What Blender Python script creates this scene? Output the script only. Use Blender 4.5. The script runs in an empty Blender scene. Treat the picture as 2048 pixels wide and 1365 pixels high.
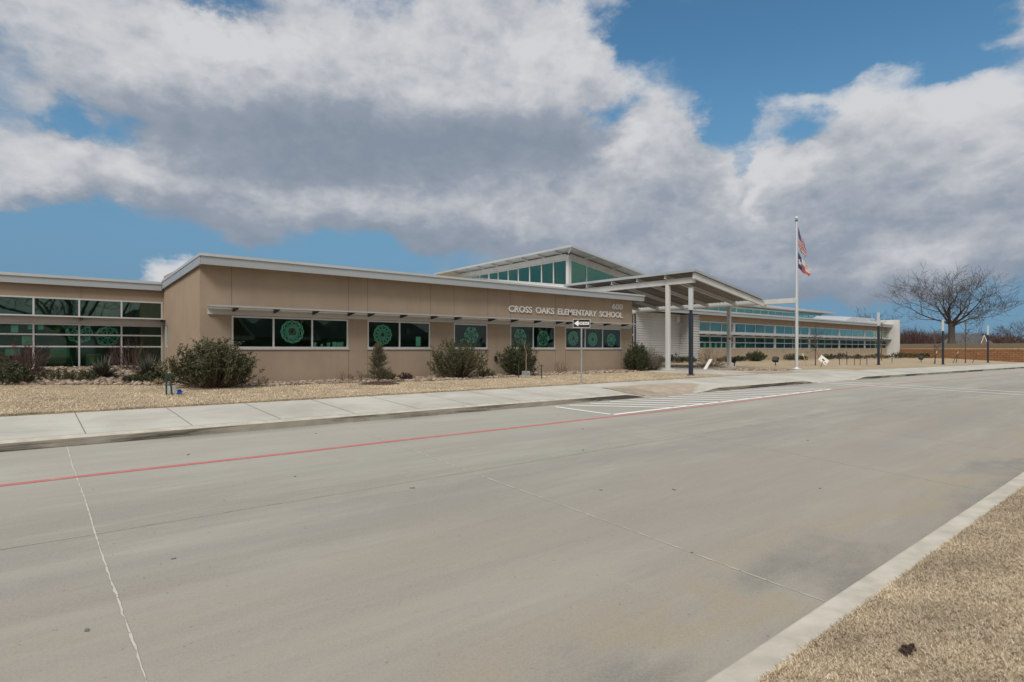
import bpy, math, random
import numpy as np
from mathutils import Vector, Matrix
random.seed(7); np.random.seed(7)
S = bpy.context.scene
COL = S.collection
R = math.radians
# ---------------------------------------------------------------- camera
# x runs along the school front (to the right), y towards the school, z up; the eye is the origin
HEAD = math.atan2(1396, 1172)
CA, SA = math.cos(HEAD), math.sin(HEAD)
cam = bpy.data.cameras.new('camera'); co = bpy.data.objects.new('camera', cam); COL.objects.link(co)
co.location = (0, 0, 0); co.rotation_euler = (R(90), 0, HEAD - R(90))
cam.lens = 36*1172/2048; cam.sensor_width = 36; cam.shift_y = 16.5/2048; cam.clip_end = 4000; cam.clip_start = .05
S.camera = co
S.view_settings.view_transform = 'Standard'; S.view_settings.look = 'None'
S.view_settings.exposure = 0.0; S.view_settings.gamma = 1
S.cycles.max_bounces = 8; S.cycles.transparent_max_bounces = 16
S.cycles.caustics_reflective = False; S.cycles.caustics_refractive = False
# ---------------------------------------------------------------- node helpers
class NT:
    def __init__(s, tree): s.t = tree
    def n(s, typ, **kw):
        nd = s.t.nodes.new(typ)
        for k, v in kw.items():
            if hasattr(nd, k) and k not in nd.inputs: setattr(nd, k, v)
        return nd
    def set(s, sock, v):
        if isinstance(v, bpy.types.NodeSocket): s.t.links.new(v, sock)
        elif v is not None:
            if hasattr(sock.default_value, '__len__') and not hasattr(v, '__len__'): v = [v]*len(sock.default_value)
            if sock.type == 'RGBA' and len(v) == 3: v = (*v, 1)
            sock.default_value = v
    def m(s, op, a, b=None, c=None, clamp=False):
        nd = s.t.nodes.new('ShaderNodeMath'); nd.operation = op; nd.use_clamp = clamp
        for i, v in enumerate((a, b, c)):
            if v is not None: s.set(nd.inputs[i], v)
        return nd.outputs[0]
    def v(s, op, a, b=None, c=None, out=0):
        nd = s.t.nodes.new('ShaderNodeVectorMath'); nd.operation = op
        for i, x in enumerate((a, b, c)):
            if x is not None: s.set(nd.inputs[i], x)
        return nd.outputs['Value'] if op in ('DOT_PRODUCT', 'LENGTH', 'DISTANCE') else nd.outputs[0]
    def noise(s, vec, scale=5, detail=4, rough=.5, dist=0.0, color=False):
        nd = s.t.nodes.new('ShaderNodeTexNoise')
        s.set(nd.inputs['Vector'], vec)
        for k, x in (('Scale', scale), ('Detail', detail), ('Roughness', rough), ('Distortion', dist)): s.set(nd.inputs[k], x)
        return nd.outputs['Color' if color else 0]
    def ss(s, x, a, b, lo=0., hi=1.):
        nd = s.t.nodes.new('ShaderNodeMapRange'); nd.interpolation_type = 'SMOOTHSTEP'
        for i, q in enumerate((x, a, b, lo, hi)): s.set(nd.inputs[i], q)
        return nd.outputs[0]
    def mix(s, f, a, b, mode='MIX'):
        nd = s.t.nodes.new('ShaderNodeMix'); nd.data_type = 'RGBA'; nd.blend_type = mode
        s.set(nd.inputs[0], f); s.set(nd.inputs[6], a); s.set(nd.inputs[7], b)
        return nd.outputs[2]
    def fmix(s, f, a, b):
        nd = s.t.nodes.new('ShaderNodeMix'); nd.data_type = 'FLOAT'
        s.set(nd.inputs[0], f); s.set(nd.inputs[2], a); s.set(nd.inputs[3], b)
        return nd.outputs[0]
    def sep(s, v):
        nd = s.t.nodes.new('ShaderNodeSeparateXYZ'); s.set(nd.inputs[0], v); return nd.outputs
    def comb(s, x, y, z):
        nd = s.t.nodes.new('ShaderNodeCombineXYZ')
        for i, q in enumerate((x, y, z)): s.set(nd.inputs[i], q)
        return nd.outputs[0]

# ---------------------------------------------------------------- sun and sky
SUN = Vector((-.62, -.42, .75)).normalized()       # direction towards the (veiled) sun
sl = bpy.data.lights.new('sun', 'SUN'); sl.energy = 2.3; sl.angle = R(22); sl.color = (1, .94, .85)
so = bpy.data.objects.new('sun', sl); COL.objects.link(so); so.location = (-40, -30, 60)
so.rotation_euler = SUN.to_track_quat('Z', 'Y').to_euler()
W = bpy.data.worlds.new('World'); S.world = W; W.use_nodes = True
wt = W.node_tree; wt.nodes.clear(); w = NT(wt)
sky = w.n('ShaderNodeTexSky'); sky.sky_type = 'NISHITA'; sky.sun_disc = False
sky.sun_elevation = math.asin(SUN.z); sky.sun_rotation = math.atan2(SUN.x, SUN.y)
sky.air_density = 1.0; sky.dust_density = .6; sky.ozone_density = 1.5
tc = w.n('ShaderNodeTexCoord').outputs['Generated']

def azel(px, py):                                   # heading and height of a direction, from the lens
    a = math.atan((px-1024)/1172); return a, math.atan((699-py)/1172*math.cos(a))
# cloud field: soft masses (heading, height, half sizes, weight) broken up by turbulence
MASSES = [
 (300, 100, 420, 130, 1.15), (750, 120, 380, 140, 1.15), (1010, 90, 170, 120, .9), (1150, 150, 130, 75, .9), (640, 290, 420, 170, 1.15),
 (1000, 330, 280, 150, 1.0), (300, 340, 190, 75, .8), (130, 290, 70, 80, .75), (20, 300, 90, 90, .95), (400, 395, 330, 55, .75), (110, 370, 140, 45, .6),
 (1300, 270, 125, 95, 1.15), (1230, 430, 480, 150, 1.15), (1440, 500, 380, 110, 1.1), (1350, 360, 200, 120, .9), (1640, 420, 180, 120, .9), (1560, 560, 240, 60, .9), (1250, 540, 260, 60, .7),
 (1880, 290, 330, 130, 1.15), (1690, 190, 110, 45, .8), (2000, 420, 300, 150, 1.0), (1900, 520, 260, 55, .9), (1560, 330, 80, 70, .5),
 (2020, 50, 150, 60, .62), (1900, 60, 130, 40, -.55), (320, 545, 85, 42, 1.35), (500, 480, 85, 36, .85), (820, 440, 330, 60, .9),
 (1350, 120, 90, 60, .55), (1520, 165, 60, 30, .45), (1560, 215, 70, 30, .4), (1250, 10, 70, 14, .4), (1800, 150, 60, 22, .4),
 (450, -14, 150, 30, -1.0), (150, 215, 60, 42, -1.2), (270, 255, 60, 50, -.95), (70, 460, 230, 60, -1.1), (290, 500, 260, 40, -.5),
 (690, 520, 200, 45, -.8), (1530, 70, 260, 95, -1.0), (1780, 80, 220, 80, -1.1), (1960, 135, 110, 28, -.8), (1270, 60, 90, 60, -.7), (1460, 230, 60, 80, -.8), (1215, 225, 45, 45, -1.0), (1265, 195, 40, 24, -.5),
 (1497, 340, 22, 46, -1.0), (1690, 625, 170, 45, -.6), (1990, 610, 160, 60, -.5), (90, 530, 240, 60, -.9), (1585, 250, 50, 35, -.6)]
LIGHTS = [(260, 90, 380, 70, .50), (760, 60, 330, 90, .28), (1150, 90, 140, 120, .5), (930, 190, 240, 70, .45), (1900, 190, 280, 60, .6), (1980, 300, 160, 110, .4),
 (1270, 240, 130, 60, .35), (1130, 350, 260, 60, .25), (1500, 330, 100, 50, .3), (90, 310, 110, 60, .35), (320, 520, 80, 30, .7), (230,380,200,50,.25), (1850,500,200,40,.25),
 (700, 290, 330, 80, -.5), (1010, 300, 300, 70, -.75), (480, 345, 170, 60, -.3), (1250, 470, 420, 70, -.06), (1690, 400, 220, 80, -.14), (560, 130, 100, 60, -.15), (1500, 560, 300, 60, -.05), (850, 240, 150, 50, -.2), (1750, 350, 200, 40, -.12), (1420, 400, 200, 40, .18), (1600, 480, 160, 30, .15), (1060, 430, 160, 30, .12)]
def field_group(name, blobs):
    g = bpy.data.node_groups.new(name, 'ShaderNodeTree')
    g.interface.new_socket('P', in_out='INPUT', socket_type='NodeSocketVector')
    g.interface.new_socket('D', in_out='OUTPUT', socket_type='NodeSocketFloat')
    q = NT(g); gi = q.n('NodeGroupInput'); go = q.n('NodeGroupOutput'); p = gi.outputs[0]; acc = 0.0
    for px, py, rx, ry, amp in blobs:
        a, e = azel(px, py); c = math.cos(a)
        sx, sy = 1172/(rx*c*c*1.5), 1172/(ry*c*1.5)
        d = q.v('MULTIPLY_ADD', p, (sx, sy, 0), (-a*sx, -e*sy, 0))
        f = q.m('SUBTRACT', 1.0, q.v('DOT_PRODUCT', d, d), clamp=True)
        acc = q.m('MULTIPLY_ADD', q.m('MULTIPLY', f, f), amp, acc)
    q.set(go.inputs[0], acc)
    return g
gm, gl = field_group('cloud_masses', MASSES), field_group('cloud_lights', LIGHTS)
def use(g, p):
    nd = w.n('ShaderNodeGroup'); nd.node_tree = g; w.set(nd.inputs[0], p); return nd.outputs[0]
ahead = w.v('DOT_PRODUCT', tc, (CA, SA, 0)); side = w.v('DOT_PRODUCT', tc, (SA, -CA, 0))
dz = w.sep(tc)[2]
el = w.m('ARCSINE', dz); az = w.m('ARCTAN2', side, ahead)
P0 = w.comb(az, el, 0)
stretch = w.v('MULTIPLY', P0, (1.0, 1.6, 1))
warp = w.v('MULTIPLY', w.v('SUBTRACT', w.noise(stretch, 4.5, 6, .62, color=True), (.5, .5, .5)), (.24, .15, 0))
P1 = w.v('ADD', P0, warp)
def density(off, det):
    p = w.v('ADD', P1, off) if off else P1
    q0 = w.v('ADD', P0, off) if off else P0
    st = w.v('MULTIPLY', q0, (1.0, 1.6, 1))
    a = w.m('SUBTRACT', w.noise(st, 5.0, det, .63, .1), .5)
    b = w.m('SUBTRACT', w.noise(w.v('ADD', st, (5.2, 1.3, 0)), 14, det, .62, .1), .5)
    return w.m('ADD', use(gm, p), w.m('MULTIPLY_ADD', a, 2.1, w.m('MULTIPLY', b, 1.0)))
D0 = density(None, 8); D1 = density((-.020, .042, 0), 4)
up = w.ss(el, .62, .95)                                       # extra cloud added out of view overhead and behind, for light and reflections
behind = w.ss(ahead, .35, -.25)
D0u = w.m('ADD', w.m('ADD', D0, w.m('MULTIPLY', up, .75)), w.m('MULTIPLY', behind, .95))
cover = w.ss(D0u, -.10, .95)
fine = w.noise(w.v('MULTIPLY', P0, (1, 1.5, 1)), 24, 6, .65, .1)
lit = w.m('MULTIPLY', w.m('SUBTRACT', D0, D1), .30)
thin = w.m('MULTIPLY', w.ss(D0u, 1.5, .2), .10)                # thin rims glow
tone = w.m('ADD', w.m('ADD', w.m('ADD', .43, thin), lit), w.m('MULTIPLY', use(gl, w.v('MULTIPLY_ADD', warp, (.6, .6, 0), P0)), .52))
def puff(scale, off):                                         # cauliflower heads
    n = w.noise(w.v('ADD', w.v('MULTIPLY', P0, (1, 1.4, 1)), (off, off, 0)), scale, 4, .5, .15)
    return w.m('SUBTRACT', .10, w.m('ABSOLUTE', w.m('SUBTRACT', n, .5)))
tone = w.m('ADD', tone, w.m('MULTIPLY', puff(8, 3.1), .75)); tone = w.m('ADD', tone, w.m('MULTIPLY', puff(19, 7.7), .6))
tone = w.m('ADD', tone, w.m('MULTIPLY', w.m('SUBTRACT', fine, .5), .35), clamp=True)
ramp = w.n('ShaderNodeValToRGB'); cr = ramp.color_ramp
cr.elements[0].position = 0; cr.elements[0].color = (.235, .280, .350, 1)
cr.elements[1].position = 1; cr.elements[1].color = (.63, .64, .66, 1)
for pos, c in ((.35, (.29, .335, .405, 1)), (.62, (.43, .455, .50, 1)), (.82, (.55, .565, .595, 1))):
    e = cr.elements.new(pos); e.color = c
w.set(ramp.inputs[0], tone)
CLOUD_K = 1/.10                                             # background strength is .10
hi = w.ss(el, .55, 1.05, 1.0, 2.3)                           # cloud above the view brightened, an added soft light on the scene
hib = w.m('MULTIPLY', hi, w.fmix(behind, 1.0, 1.25))  # unseen cloud behind the camera gets an added boost too
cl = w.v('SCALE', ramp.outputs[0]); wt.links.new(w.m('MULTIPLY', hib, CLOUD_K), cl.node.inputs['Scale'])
blue = w.v('MULTIPLY', sky.outputs[0], (.62, 1.02, 1.10))
low = w.ss(el, .05, .50)                                       # thin veil along the horizon
veil = w.m('MULTIPLY', w.m('SUBTRACT', 1.0, low), .95)
blue = w.mix(veil, blue, (.148*CLOUD_K, .282*CLOUD_K, .43*CLOUD_K))
cl = w.mix(w.m('MAXIMUM', up, behind), cl, w.v('MULTIPLY', cl, (1.10, 1.0, .88)))  # added warm tint on the unseen cloud, to warm its light
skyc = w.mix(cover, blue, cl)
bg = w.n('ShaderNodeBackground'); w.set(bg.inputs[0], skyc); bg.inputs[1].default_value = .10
ow = w.n('ShaderNodeOutputWorld'); wt.links.new(bg.outputs[0], ow.inputs[0])
W.cycles.sampling_method = 'MANUAL'; W.cycles.sample_map_resolution = 512

# ---------------------------------------------------------------- materials
MATS = {}
def mat(name, color, rough=.7, metal=0.0, spec=.4, fn=None, bump=None, trans=None):
    m = bpy.data.materials.new(name); m.use_nodes = True; t = m.node_tree; q = NT(t)
    b = t.nodes['Principled BSDF']
    b.inputs['Roughness'].default_value = rough; b.inputs['Metallic'].default_value = metal
    b.inputs['Specular IOR Level'].default_value = spec
    pos = q.n('ShaderNodeNewGeometry').outputs['Position']
    q.pos = pos; q.b = b
    q.set(b.inputs['Base Color'], color)
    if fn:
        r = fn(q)
        if r is not None: q.set(b.inputs['Base Color'], r)
    if bump:
        sc, st, dist = bump
        bn = q.n('ShaderNodeBump'); bn.inputs['Strength'].default_value = st; bn.inputs['Distance'].default_value = dist
        q.set(bn.inputs['Height'], q.noise(pos, sc, 6, .6)); t.links.new(bn.outputs[0], b.inputs['Normal'])
    MATS[name] = m
    return m
def vary(c, amt=.15, scale=1.5, detail=6, stretch=(1, 1, 1), warm=0.0):
    def fn(q):
        n = q.noise(q.v('MULTIPLY', q.pos, stretch), scale, detail, .6)
        k = q.ss(n, .25, .75)
        lo = tuple(x*(1-amt) for x in c); hi_ = (c[0]*(1+amt*(1+warm)), c[1]*(1+amt), c[2]*(1+amt*(1-warm)))
        return q.mix(k, lo, hi_)
    return fn
def island(cols, scale=2.0):                         # each leaf, blade or stone takes its own tone
    def fn(q):
        g = q.n('ShaderNodeNewGeometry'); r = g.outputs['Random Per Island']
        rp = q.n('ShaderNodeValToRGB'); e = rp.color_ramp
        e.elements[0].color = (*cols[0], 1); e.elements[1].color = (*cols[-1], 1)
        for i, c in enumerate(cols[1:-1]):
            x = e.elements.new((i+1)/(len(cols)-1)); x.color = (*c, 1)
        q.set(rp.inputs[0], r)
        k = q.ss(q.noise(q.pos, scale, 6, .6), .32, .68, .78, 1.18)
        return q.v('SCALE', rp.outputs[0]) if False else q.mix(1.0, rp.outputs[0], q.comb(k, k, k), 'MULTIPLY')
    return fn

def road_fn(q):
    p = q.pos; x, y, z = q.sep(p)
    st = q.ss(q.noise(q.v('MULTIPLY', p, (.12, .75, 0)), 1.0, 8, .68, .3), .34, .66)
    c = q.mix(st, (.262, .250, .212), (.415, .400, .345))
    bl = q.ss(q.noise(q.v('ADD', q.v('MULTIPLY', p, (.5, .8, 0)), (6, 1, 0)), .6, 7, .65, .5), .40, .64)
    c = q.mix(q.m('MULTIPLY', bl, .6), c, (.325, .288, .248))
    cell = q.n('ShaderNodeTexWhiteNoise'); cell.noise_dimensions = '2D'
    q.set(cell.inputs['Vector'], q.comb(q.m('FLOOR', q.m('DIVIDE', q.m('SUBTRACT', x, .57), 4.55)), q.m('FLOOR', q.m('DIVIDE', q.m('SUBTRACT', y, 7.03), 4.7)), 0))
    c = q.mix(q.m('MULTIPLY', cell.outputs[0], .32), c, (.245, .236, .212))
    # broom finish and drag marks along the drive
    st2 = q.ss(q.noise(q.v('ADD', q.v('MULTIPLY', p, (.30, 3.4, 0)), (2, 8, 0)), 1.0, 9, .72, .3), .38, .64)
    c = q.mix(q.m('MULTIPLY', st2, .34), c, (.215, .207, .185))
    pale = q.ss(q.noise(q.v('ADD', q.v('MULTIPLY', p, (.22, 1.3, 0)), (17, 3, 0)), 1.0, 9, .72, .5), .52, .66)
    c = q.mix(q.m('MULTIPLY', pale, .26), c, (.475, .462, .405))
    # scuffs and chalky patches
    sc2 = q.ss(q.noise(q.v('ADD', p, (31, 5, 0)), .8, 9, .72, .8), .60, .68)
    c = q.mix(q.m('MULTIPLY', sc2, .26), c, (.47, .455, .40))
    # tyre darkening in the wheel tracks
    for yc, wd_, k in ((6.25, .75, .62), (4.3, .6, .40), (8.6, .5, .30)):
        lane = q.m('MULTIPLY', q.ss(q.m('ABSOLUTE', q.m('SUBTRACT', q.m('ADD', y, q.m('MULTIPLY', q.noise(q.v('MULTIPLY', p, (.12, .1, 0)), 1.0, 2), .6)), yc+.3)), wd_, .1), q.ss(q.noise(q.v('ADD', q.v('MULTIPLY', p, (.09, .9, 0)), (yc, 3, 0)), 1.0, 6, .68), .38, .60))
        c = q.mix(q.m('MULTIPLY', lane, k), c, (.212, .206, .196))
    c = q.mix(q.ss(y, 7.0, 10.0, 0, .38), c, (.44, .428, .372))
    # rusty run-off and dark wet-season stains beside the near kerb
    c = q.mix(q.m('MULTIPLY', q.ss(y, 7.2, 4.6), .42), c, (.300, .258, .212))
    w1 = q.noise(q.v('ADD', q.v('MULTIPLY', p, (.34, .50, 0)), (3.2, 1.7, 0)), 1.0, 6, .58, .5)
    w2 = q.noise(q.v('ADD', q.v('MULTIPLY', p, (.40, .70, 0)), (9.3, 4.1, 0)), 1.0, 6, .6, .4)
    e = q.m('MULTIPLY_ADD', q.m('SUBTRACT', w1, .5), 4.2, q.m('SUBTRACT', y, 1.92))
    rim = q.m('MULTIPLY', q.ss(q.m('ABSOLUTE', q.m('SUBTRACT', e, .95)), .42, .03), q.ss(y, 3.7, 2.5))
    wet = q.m('MULTIPLY', q.m('MULTIPLY', q.ss(e, .95, .0), q.ss(w2, .36, .58)), q.ss(y, 3.9, 2.5))
    c = q.mix(q.m('MULTIPLY', rim, .42), c, (.335, .250, .140))
    c = q.mix(q.m('MULTIPLY', wet, .75), c, (.145, .135, .118))
    # grime along the far gutter
    gut = q.m('MULTIPLY', q.ss(y, 11.25, 11.75), q.ss(q.noise(q.v('MULTIPLY', p, (.35, 1, 0)), 1.0, 4, .6), .40, .62))
    c = q.mix(q.m('MULTIPLY', gut, .55), c, (.16, .15, .14))
    sp = q.noise(p, 55, 3, .7)
    c = q.mix(q.ss(sp, .2, .8, .0, .45), c, (.41, .395, .34))
    gr = q.noise(p, 150, 2, .6)
    c = q.mix(q.ss(gr, .3, .7, .22, 0), c, (.15, .145, .13))
    pit = q.ss(q.noise(p, 21, 2, .5), .71, .75)
    c = q.mix(q.m('MULTIPLY', pit, .45), c, (.12, .115, .11))
    return c
mat('road_concrete', (.36, .35, .31), .85, spec=.25, fn=road_fn, bump=(60, .12, .01))
def walk_fn(q):
    p = q.pos; x, y, z = q.sep(p)
    c = q.mix(q.ss(q.noise(p, .55, 6, .62, .3), .32, .68), (.375, .362, .315), (.50, .486, .43))
    dk = q.ss(q.noise(q.v('ADD', q.v('MULTIPLY', p, (.22, .7, 0)), (4, 2, 0)), 1.0, 6, .65, .5), .56, .72)
    c = q.mix(q.m('MULTIPLY', dk, .5), c, (.25, .245, .225))
    pale = q.ss(q.noise(q.v('ADD', q.v('MULTIPLY', p, (.5, 1.4, 0)), (14, 2, 0)), 1.0, 6, .7, .4), .6, .72)
    c = q.mix(q.m('MULTIPLY', pale, .5), c, (.60, .59, .55))
    c = q.mix(q.ss(q.noise(p, 60, 2, .7), .25, .8, 0, .25), c, (.54, .525, .47))
    return c
mat('walk_concrete', (.47, .46, .42), .88, spec=.2, fn=walk_fn, bump=(45, .1, .01))
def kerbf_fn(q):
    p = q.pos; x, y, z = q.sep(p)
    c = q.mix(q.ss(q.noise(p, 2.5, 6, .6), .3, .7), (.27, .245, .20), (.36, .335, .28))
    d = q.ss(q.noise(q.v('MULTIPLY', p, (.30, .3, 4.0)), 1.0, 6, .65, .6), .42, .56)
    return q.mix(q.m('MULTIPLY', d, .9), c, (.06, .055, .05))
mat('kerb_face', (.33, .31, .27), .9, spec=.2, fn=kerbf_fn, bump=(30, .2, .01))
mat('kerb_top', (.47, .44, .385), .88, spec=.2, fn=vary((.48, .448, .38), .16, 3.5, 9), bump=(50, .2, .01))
mat('kerb_red', (.42, .17, .14), .8, spec=.2, fn=vary((.46, .24, .20), .3, 4))
mat('ramp_pavers', (.42, .33, .25), .85, fn=vary((.385, .315, .245), .16, 3), bump=(30, .2, .01))
mat('ramp_ribs', (.52, .46, .36), .85, fn=vary((.50, .43, .32), .1, 5))
def worn(c, under, t0, t1, sc=3.0):
    def fn(q):
        n = q.noise(q.v('MULTIPLY', q.pos, (1, 2, 0)), sc, 8, .7)
        return q.mix(q.ss(n, t0, t1), c, under)
    return fn
mat('red_paint', (.50, .15, .13), .7, fn=worn((.50, .145, .130), (.46, .27, .24), .46, .74, 4))
mat('white_paint', (.75, .75, .72), .7, fn=worn((.82, .82, .79), (.48, .46, .41), .56, .84, 5))
mat('joint_seal', (.6, .6, .56), .8, fn=worn((.50, .48, .42), (.17, .165, .15), .56, .64, 9))
mat('joint_faint', (.45, .44, .40), .8, fn=worn((.46, .445, .39), (.29, .28, .24), .42, .62, 3))
mat('groove', (.16, .155, .14), .9)
def lawn_fn(q):
    p = q.pos
    a = q.ss(q.noise(p, .5, 6, .65, .3), .3, .7)
    c = q.mix(a, (.30, .232, .148), (.415, .335, .232))
    b = q.ss(q.noise(q.v('ADD', p, (7, 3, 0)), 1.3, 8, .7, .4), .52, .7)
    c = q.mix(q.m('MULTIPLY', b, .55), c, (.27, .195, .115))
    f = q.ss(q.noise(q.v('MULTIPLY', p, (1, 1, .3)), 26, 6, .75), .3, .72)
    c = q.mix(q.m('MULTIPLY', f, .5), c, (.475, .395, .285))
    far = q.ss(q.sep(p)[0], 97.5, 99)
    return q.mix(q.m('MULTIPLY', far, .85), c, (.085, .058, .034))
mat('dry_lawn', (.36, .27, .16), .95, spec=.1, fn=lawn_fn, bump=(28, .8, .05))
mat('dry_blades', (.4, .3, .18), .8, spec=.15, fn=island([(.40, .31, .20), (.62, .51, .365), (.75, .65, .49), (.84, .75, .60), (.53, .415, .28)], 1.2))
def stucco_fn(q):
    p = q.pos; x, y, z = q.sep(p)
    c = q.mix(q.ss(q.noise(p, .8, 8, .6), .3, .7), (.335, .262, .196), (.378, .297, .221))
    run = q.ss(q.noise(q.v('MULTIPLY', p, (3.2, 3.2, .12)), 1.0, 6, .65), .50, .72)          # rain streaks
    c = q.mix(q.m('MULTIPLY', run, .28), c, (.27, .212, .158))
    base = q.m('MULTIPLY', q.ss(q.m('ADD', z, q.m('MULTIPLY', q.noise(p, 2.2, 5, .65), .5)), -.55, -1.0), .35)   # splashed soil
    return q.mix(base, c, (.24, .185, .13))
mat('stucco', (.36, .28, .205), .92, spec=.15, fn=stucco_fn, bump=(70, .35, .01))
mat('sealant', (.16, .125, .095), .9)
mat('grey_metal', (.40, .43, .445), .5, .35, fn=vary((.40, .43, .445), .08, .7, 4, (.4, 1, 1)))
mat('pale_metal', (.54, .555, .56), .45, .35, fn=vary((.54, .555, .56), .06, 1, 4))
mat('white_steel', (.57, .57, .56), .5, fn=vary((.57, .572, .56), .07, 1.2, 6, (1, 1, .3)))
mat('alu', (.60, .60, .60), .4, .35)
mat('dark_metal', (.07, .072, .075), .5, .3)
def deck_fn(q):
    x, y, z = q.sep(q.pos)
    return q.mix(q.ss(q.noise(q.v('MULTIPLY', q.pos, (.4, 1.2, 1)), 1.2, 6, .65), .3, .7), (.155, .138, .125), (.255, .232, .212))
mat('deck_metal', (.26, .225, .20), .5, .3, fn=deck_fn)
def corr_fn(q):
    return q.mix(q.ss(q.noise(q.v('MULTIPLY', q.pos, (1, 1, .2)), .8, 6, .6), .3, .7), (.55, .55, .54), (.64, .64, .63))
mat('ribbed_white', (.6, .6, .6), .45, .15, fn=corr_fn)
def stone_fn(q):
    p = q.pos; x, y, z = q.sep(p)
    br = q.n('ShaderNodeTexBrick'); q.set(br.inputs['Vector'], q.comb(q.m('ADD', x, q.m('MULTIPLY', q.noise(p, .9, 2), .5)), z, 0))
    br.inputs['Scale'].default_value = 1.0; br.inputs['Brick Width'].default_value = .55; br.inputs['Row Height'].default_value = .2
    br.inputs['Mortar Size'].default_value = .012; br.offset = .4
    q.set(br.inputs['Color1'], (.40, .315, .215)); q.set(br.inputs['Color2'], (.31, .235, .155)); q.set(br.inputs['Mortar'], (.36, .30, .23))
    c = q.mix(q.ss(q.noise(p, 3, 5, .6), .3, .7), br.outputs[0], (.42, .34, .245), 'MIX')
    spot = q.ss(q.noise(p, 2.2, 3, .5), .68, .72)
    return q.mix(q.m('MULTIPLY', spot, .5), c, (.16, .115, .075))
mat('buff_stone', (.36, .28, .19), .9, fn=stone_fn, bump=(20, .5, .02))
def block_fn(q):
    p = q.pos; x, y, z = q.sep(p)
    br = q.n('ShaderNodeTexBrick'); q.set(br.inputs['Vector'], q.comb(q.m('ADD', y, x), z, 0))
    br.inputs['Scale'].default_value = 1.0; br.inputs['Brick Width'].default_value = .62; br.inputs['Row Height'].default_value = .26
    br.inputs['Mortar Size'].default_value = .035; br.inputs['Mortar Smooth'].default_value = .4
    q.set(br.inputs['Color1'], (.235, .115, .05)); q.set(br.inputs['Color2'], (.29, .15, .07)); q.set(br.inputs['Mortar'], (.08, .04, .022))
    return q.mix(q.ss(q.noise(p, .8, 5, .6), .3, .7, 0, .4), br.outputs[0], (.25, .13, .07))
mat('rust_block', (.32, .18, .09), .95, fn=block_fn, bump=(6, .6, .05))
mat('block_cap', (.44, .30, .175), .9, fn=vary((.44, .30, .175), .15, 2))
mat('room_wall', (.30, .33, .30), .9, fn=vary((.30, .33, .30), .1, 1)); mat('room_floor', (.16, .17, .15), .6); mat('room_ceiling', (.5, .5, .48), .9)
mat('room_bright', (.85, .85, .83), .9)
mat('paper', (.90, .90, .88), .9); mat('paper_cream', (.74, .66, .36), .9); mat('wood', (.34, .25, .13), .7, fn=vary((.34, .25, .13), .2, 5))
mat('pale_cabinet', (.42, .44, .35), .7)
for n_, c_ in (('paper_blue', (.16, .26, .55)), ('paper_pink', (.62, .28, .36)), ('paper_orange', (.7, .38, .12)), ('paper_teal', (.15, .5, .45))): mat(n_, c_, .9)
mat('letters', (.68, .675, .65), .5); mat('sign_white', (.80, .80, .79), .5); mat('sign_black', (.012, .012, .013), .5); mat('sign_red', (.55, .07, .06), .5)
mat('galvanised', (.36, .385, .39), .5, .5, fn=vary((.36, .385, .39), .12, 6))
mat('navy_metal', (.030, .040, .058), .45, .3); mat('lamp_white', (.50, .525, .545), .4)
mat('black_plastic', (.015, .016, .02), .5)
mat('pole_metal', (.66, .67, .67), .35, .4)
mat('flag_red', (.33, .03, .045), .8); mat('flag_white', (.58, .55, .55), .8); mat('flag_blue', (.025, .04, .14), .8); mat('flag_faded', (.40, .10, .09), .8)
mat('blue_plastic', (.03, .12, .50), .5); mat('mesh_guard', (.55, .58, .56), .7); mat('post_green', (.018, .05, .038), .6)
mat('stake_wood', (.42, .33, .22), .8); mat('stake_dark', (.06, .05, .045), .8)
mat('bark', (.10, .08, .068), .95, fn=vary((.10, .08, .068), .3, 6)); mat('bark_pale', (.30, .235, .17), .9)
mat('twig_brown', (.15, .105, .08), .9, fn=vary((.15, .105, .08), .25, 3)); mat('twig_red', (.095, .052, .048), .9)
mat('leaf_olive', (.06, .07, .03), .6, fn=island([(.023, .033, .013), (.042, .055, .020), (.066, .078, .030), (.095, .092, .040), (.125, .10, .05)]))
mat('leaf_green', (.04, .06, .025), .6, fn=island([(.020, .032, .013), (.036, .052, .019), (.056, .070, .026), (.082, .080, .035)]))
mat('leaf_grey', (.14, .14, .11), .7, fn=island([(.10, .10, .075), (.15, .145, .115), (.20, .19, .155), (.25, .235, .20)]))
mat('leaf_juniper', (.07, .08, .045), .7, fn=island([(.05, .062, .034), (.078, .085, .046), (.105, .105, .06), (.14, .115, .07)]))
mat('leaf_yucca', (.075, .085, .065), .6, fn=island([(.05, .06, .045), (.08, .09, .07), (.12, .12, .095)]))
mat('leaf_tan', (.3, .22, .12), .8, fn=island([(.22, .15, .075), (.32, .24, .13), (.40, .31, .18)]))
mat('leaf_purple', (.09, .045, .05), .8, fn=island([(.06, .032, .035), (.10, .055, .055), (.13, .08, .07)]))
mat('mulch', (.07, .042, .03), .95, fn=vary((.07, .042, .03), .35, 12), bump=(30, .8, .03))
mat('river_rock', (.36, .31, .26), .8, fn=island([(.12, .095, .075), (.24, .18, .13), (.34, .27, .205), (.43, .365, .30), (.19, .135, .095)], 6))
mat('bed_soil', (.24, .185, .135), .95, fn=vary((.24, .18, .13), .3, 9), bump=(20, .8, .04))
mat('woods_twigs', (.10, .06, .05), .95, fn=island([(.055, .036, .036), (.09, .055, .046), (.125, .078, .062), (.10, .066, .06)], .08))
mat('roof_shingle', (.085, .088, .092), .9, fn=vary((.085, .088, .092), .15, 3)); mat('house_brick', (.20, .13, .09), .9, fn=vary((.20, .13, .09), .2, 2)); mat('house_trim', (.72, .71, .68), .7)
mat('house_glass', (.03, .035, .04), .15)
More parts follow.
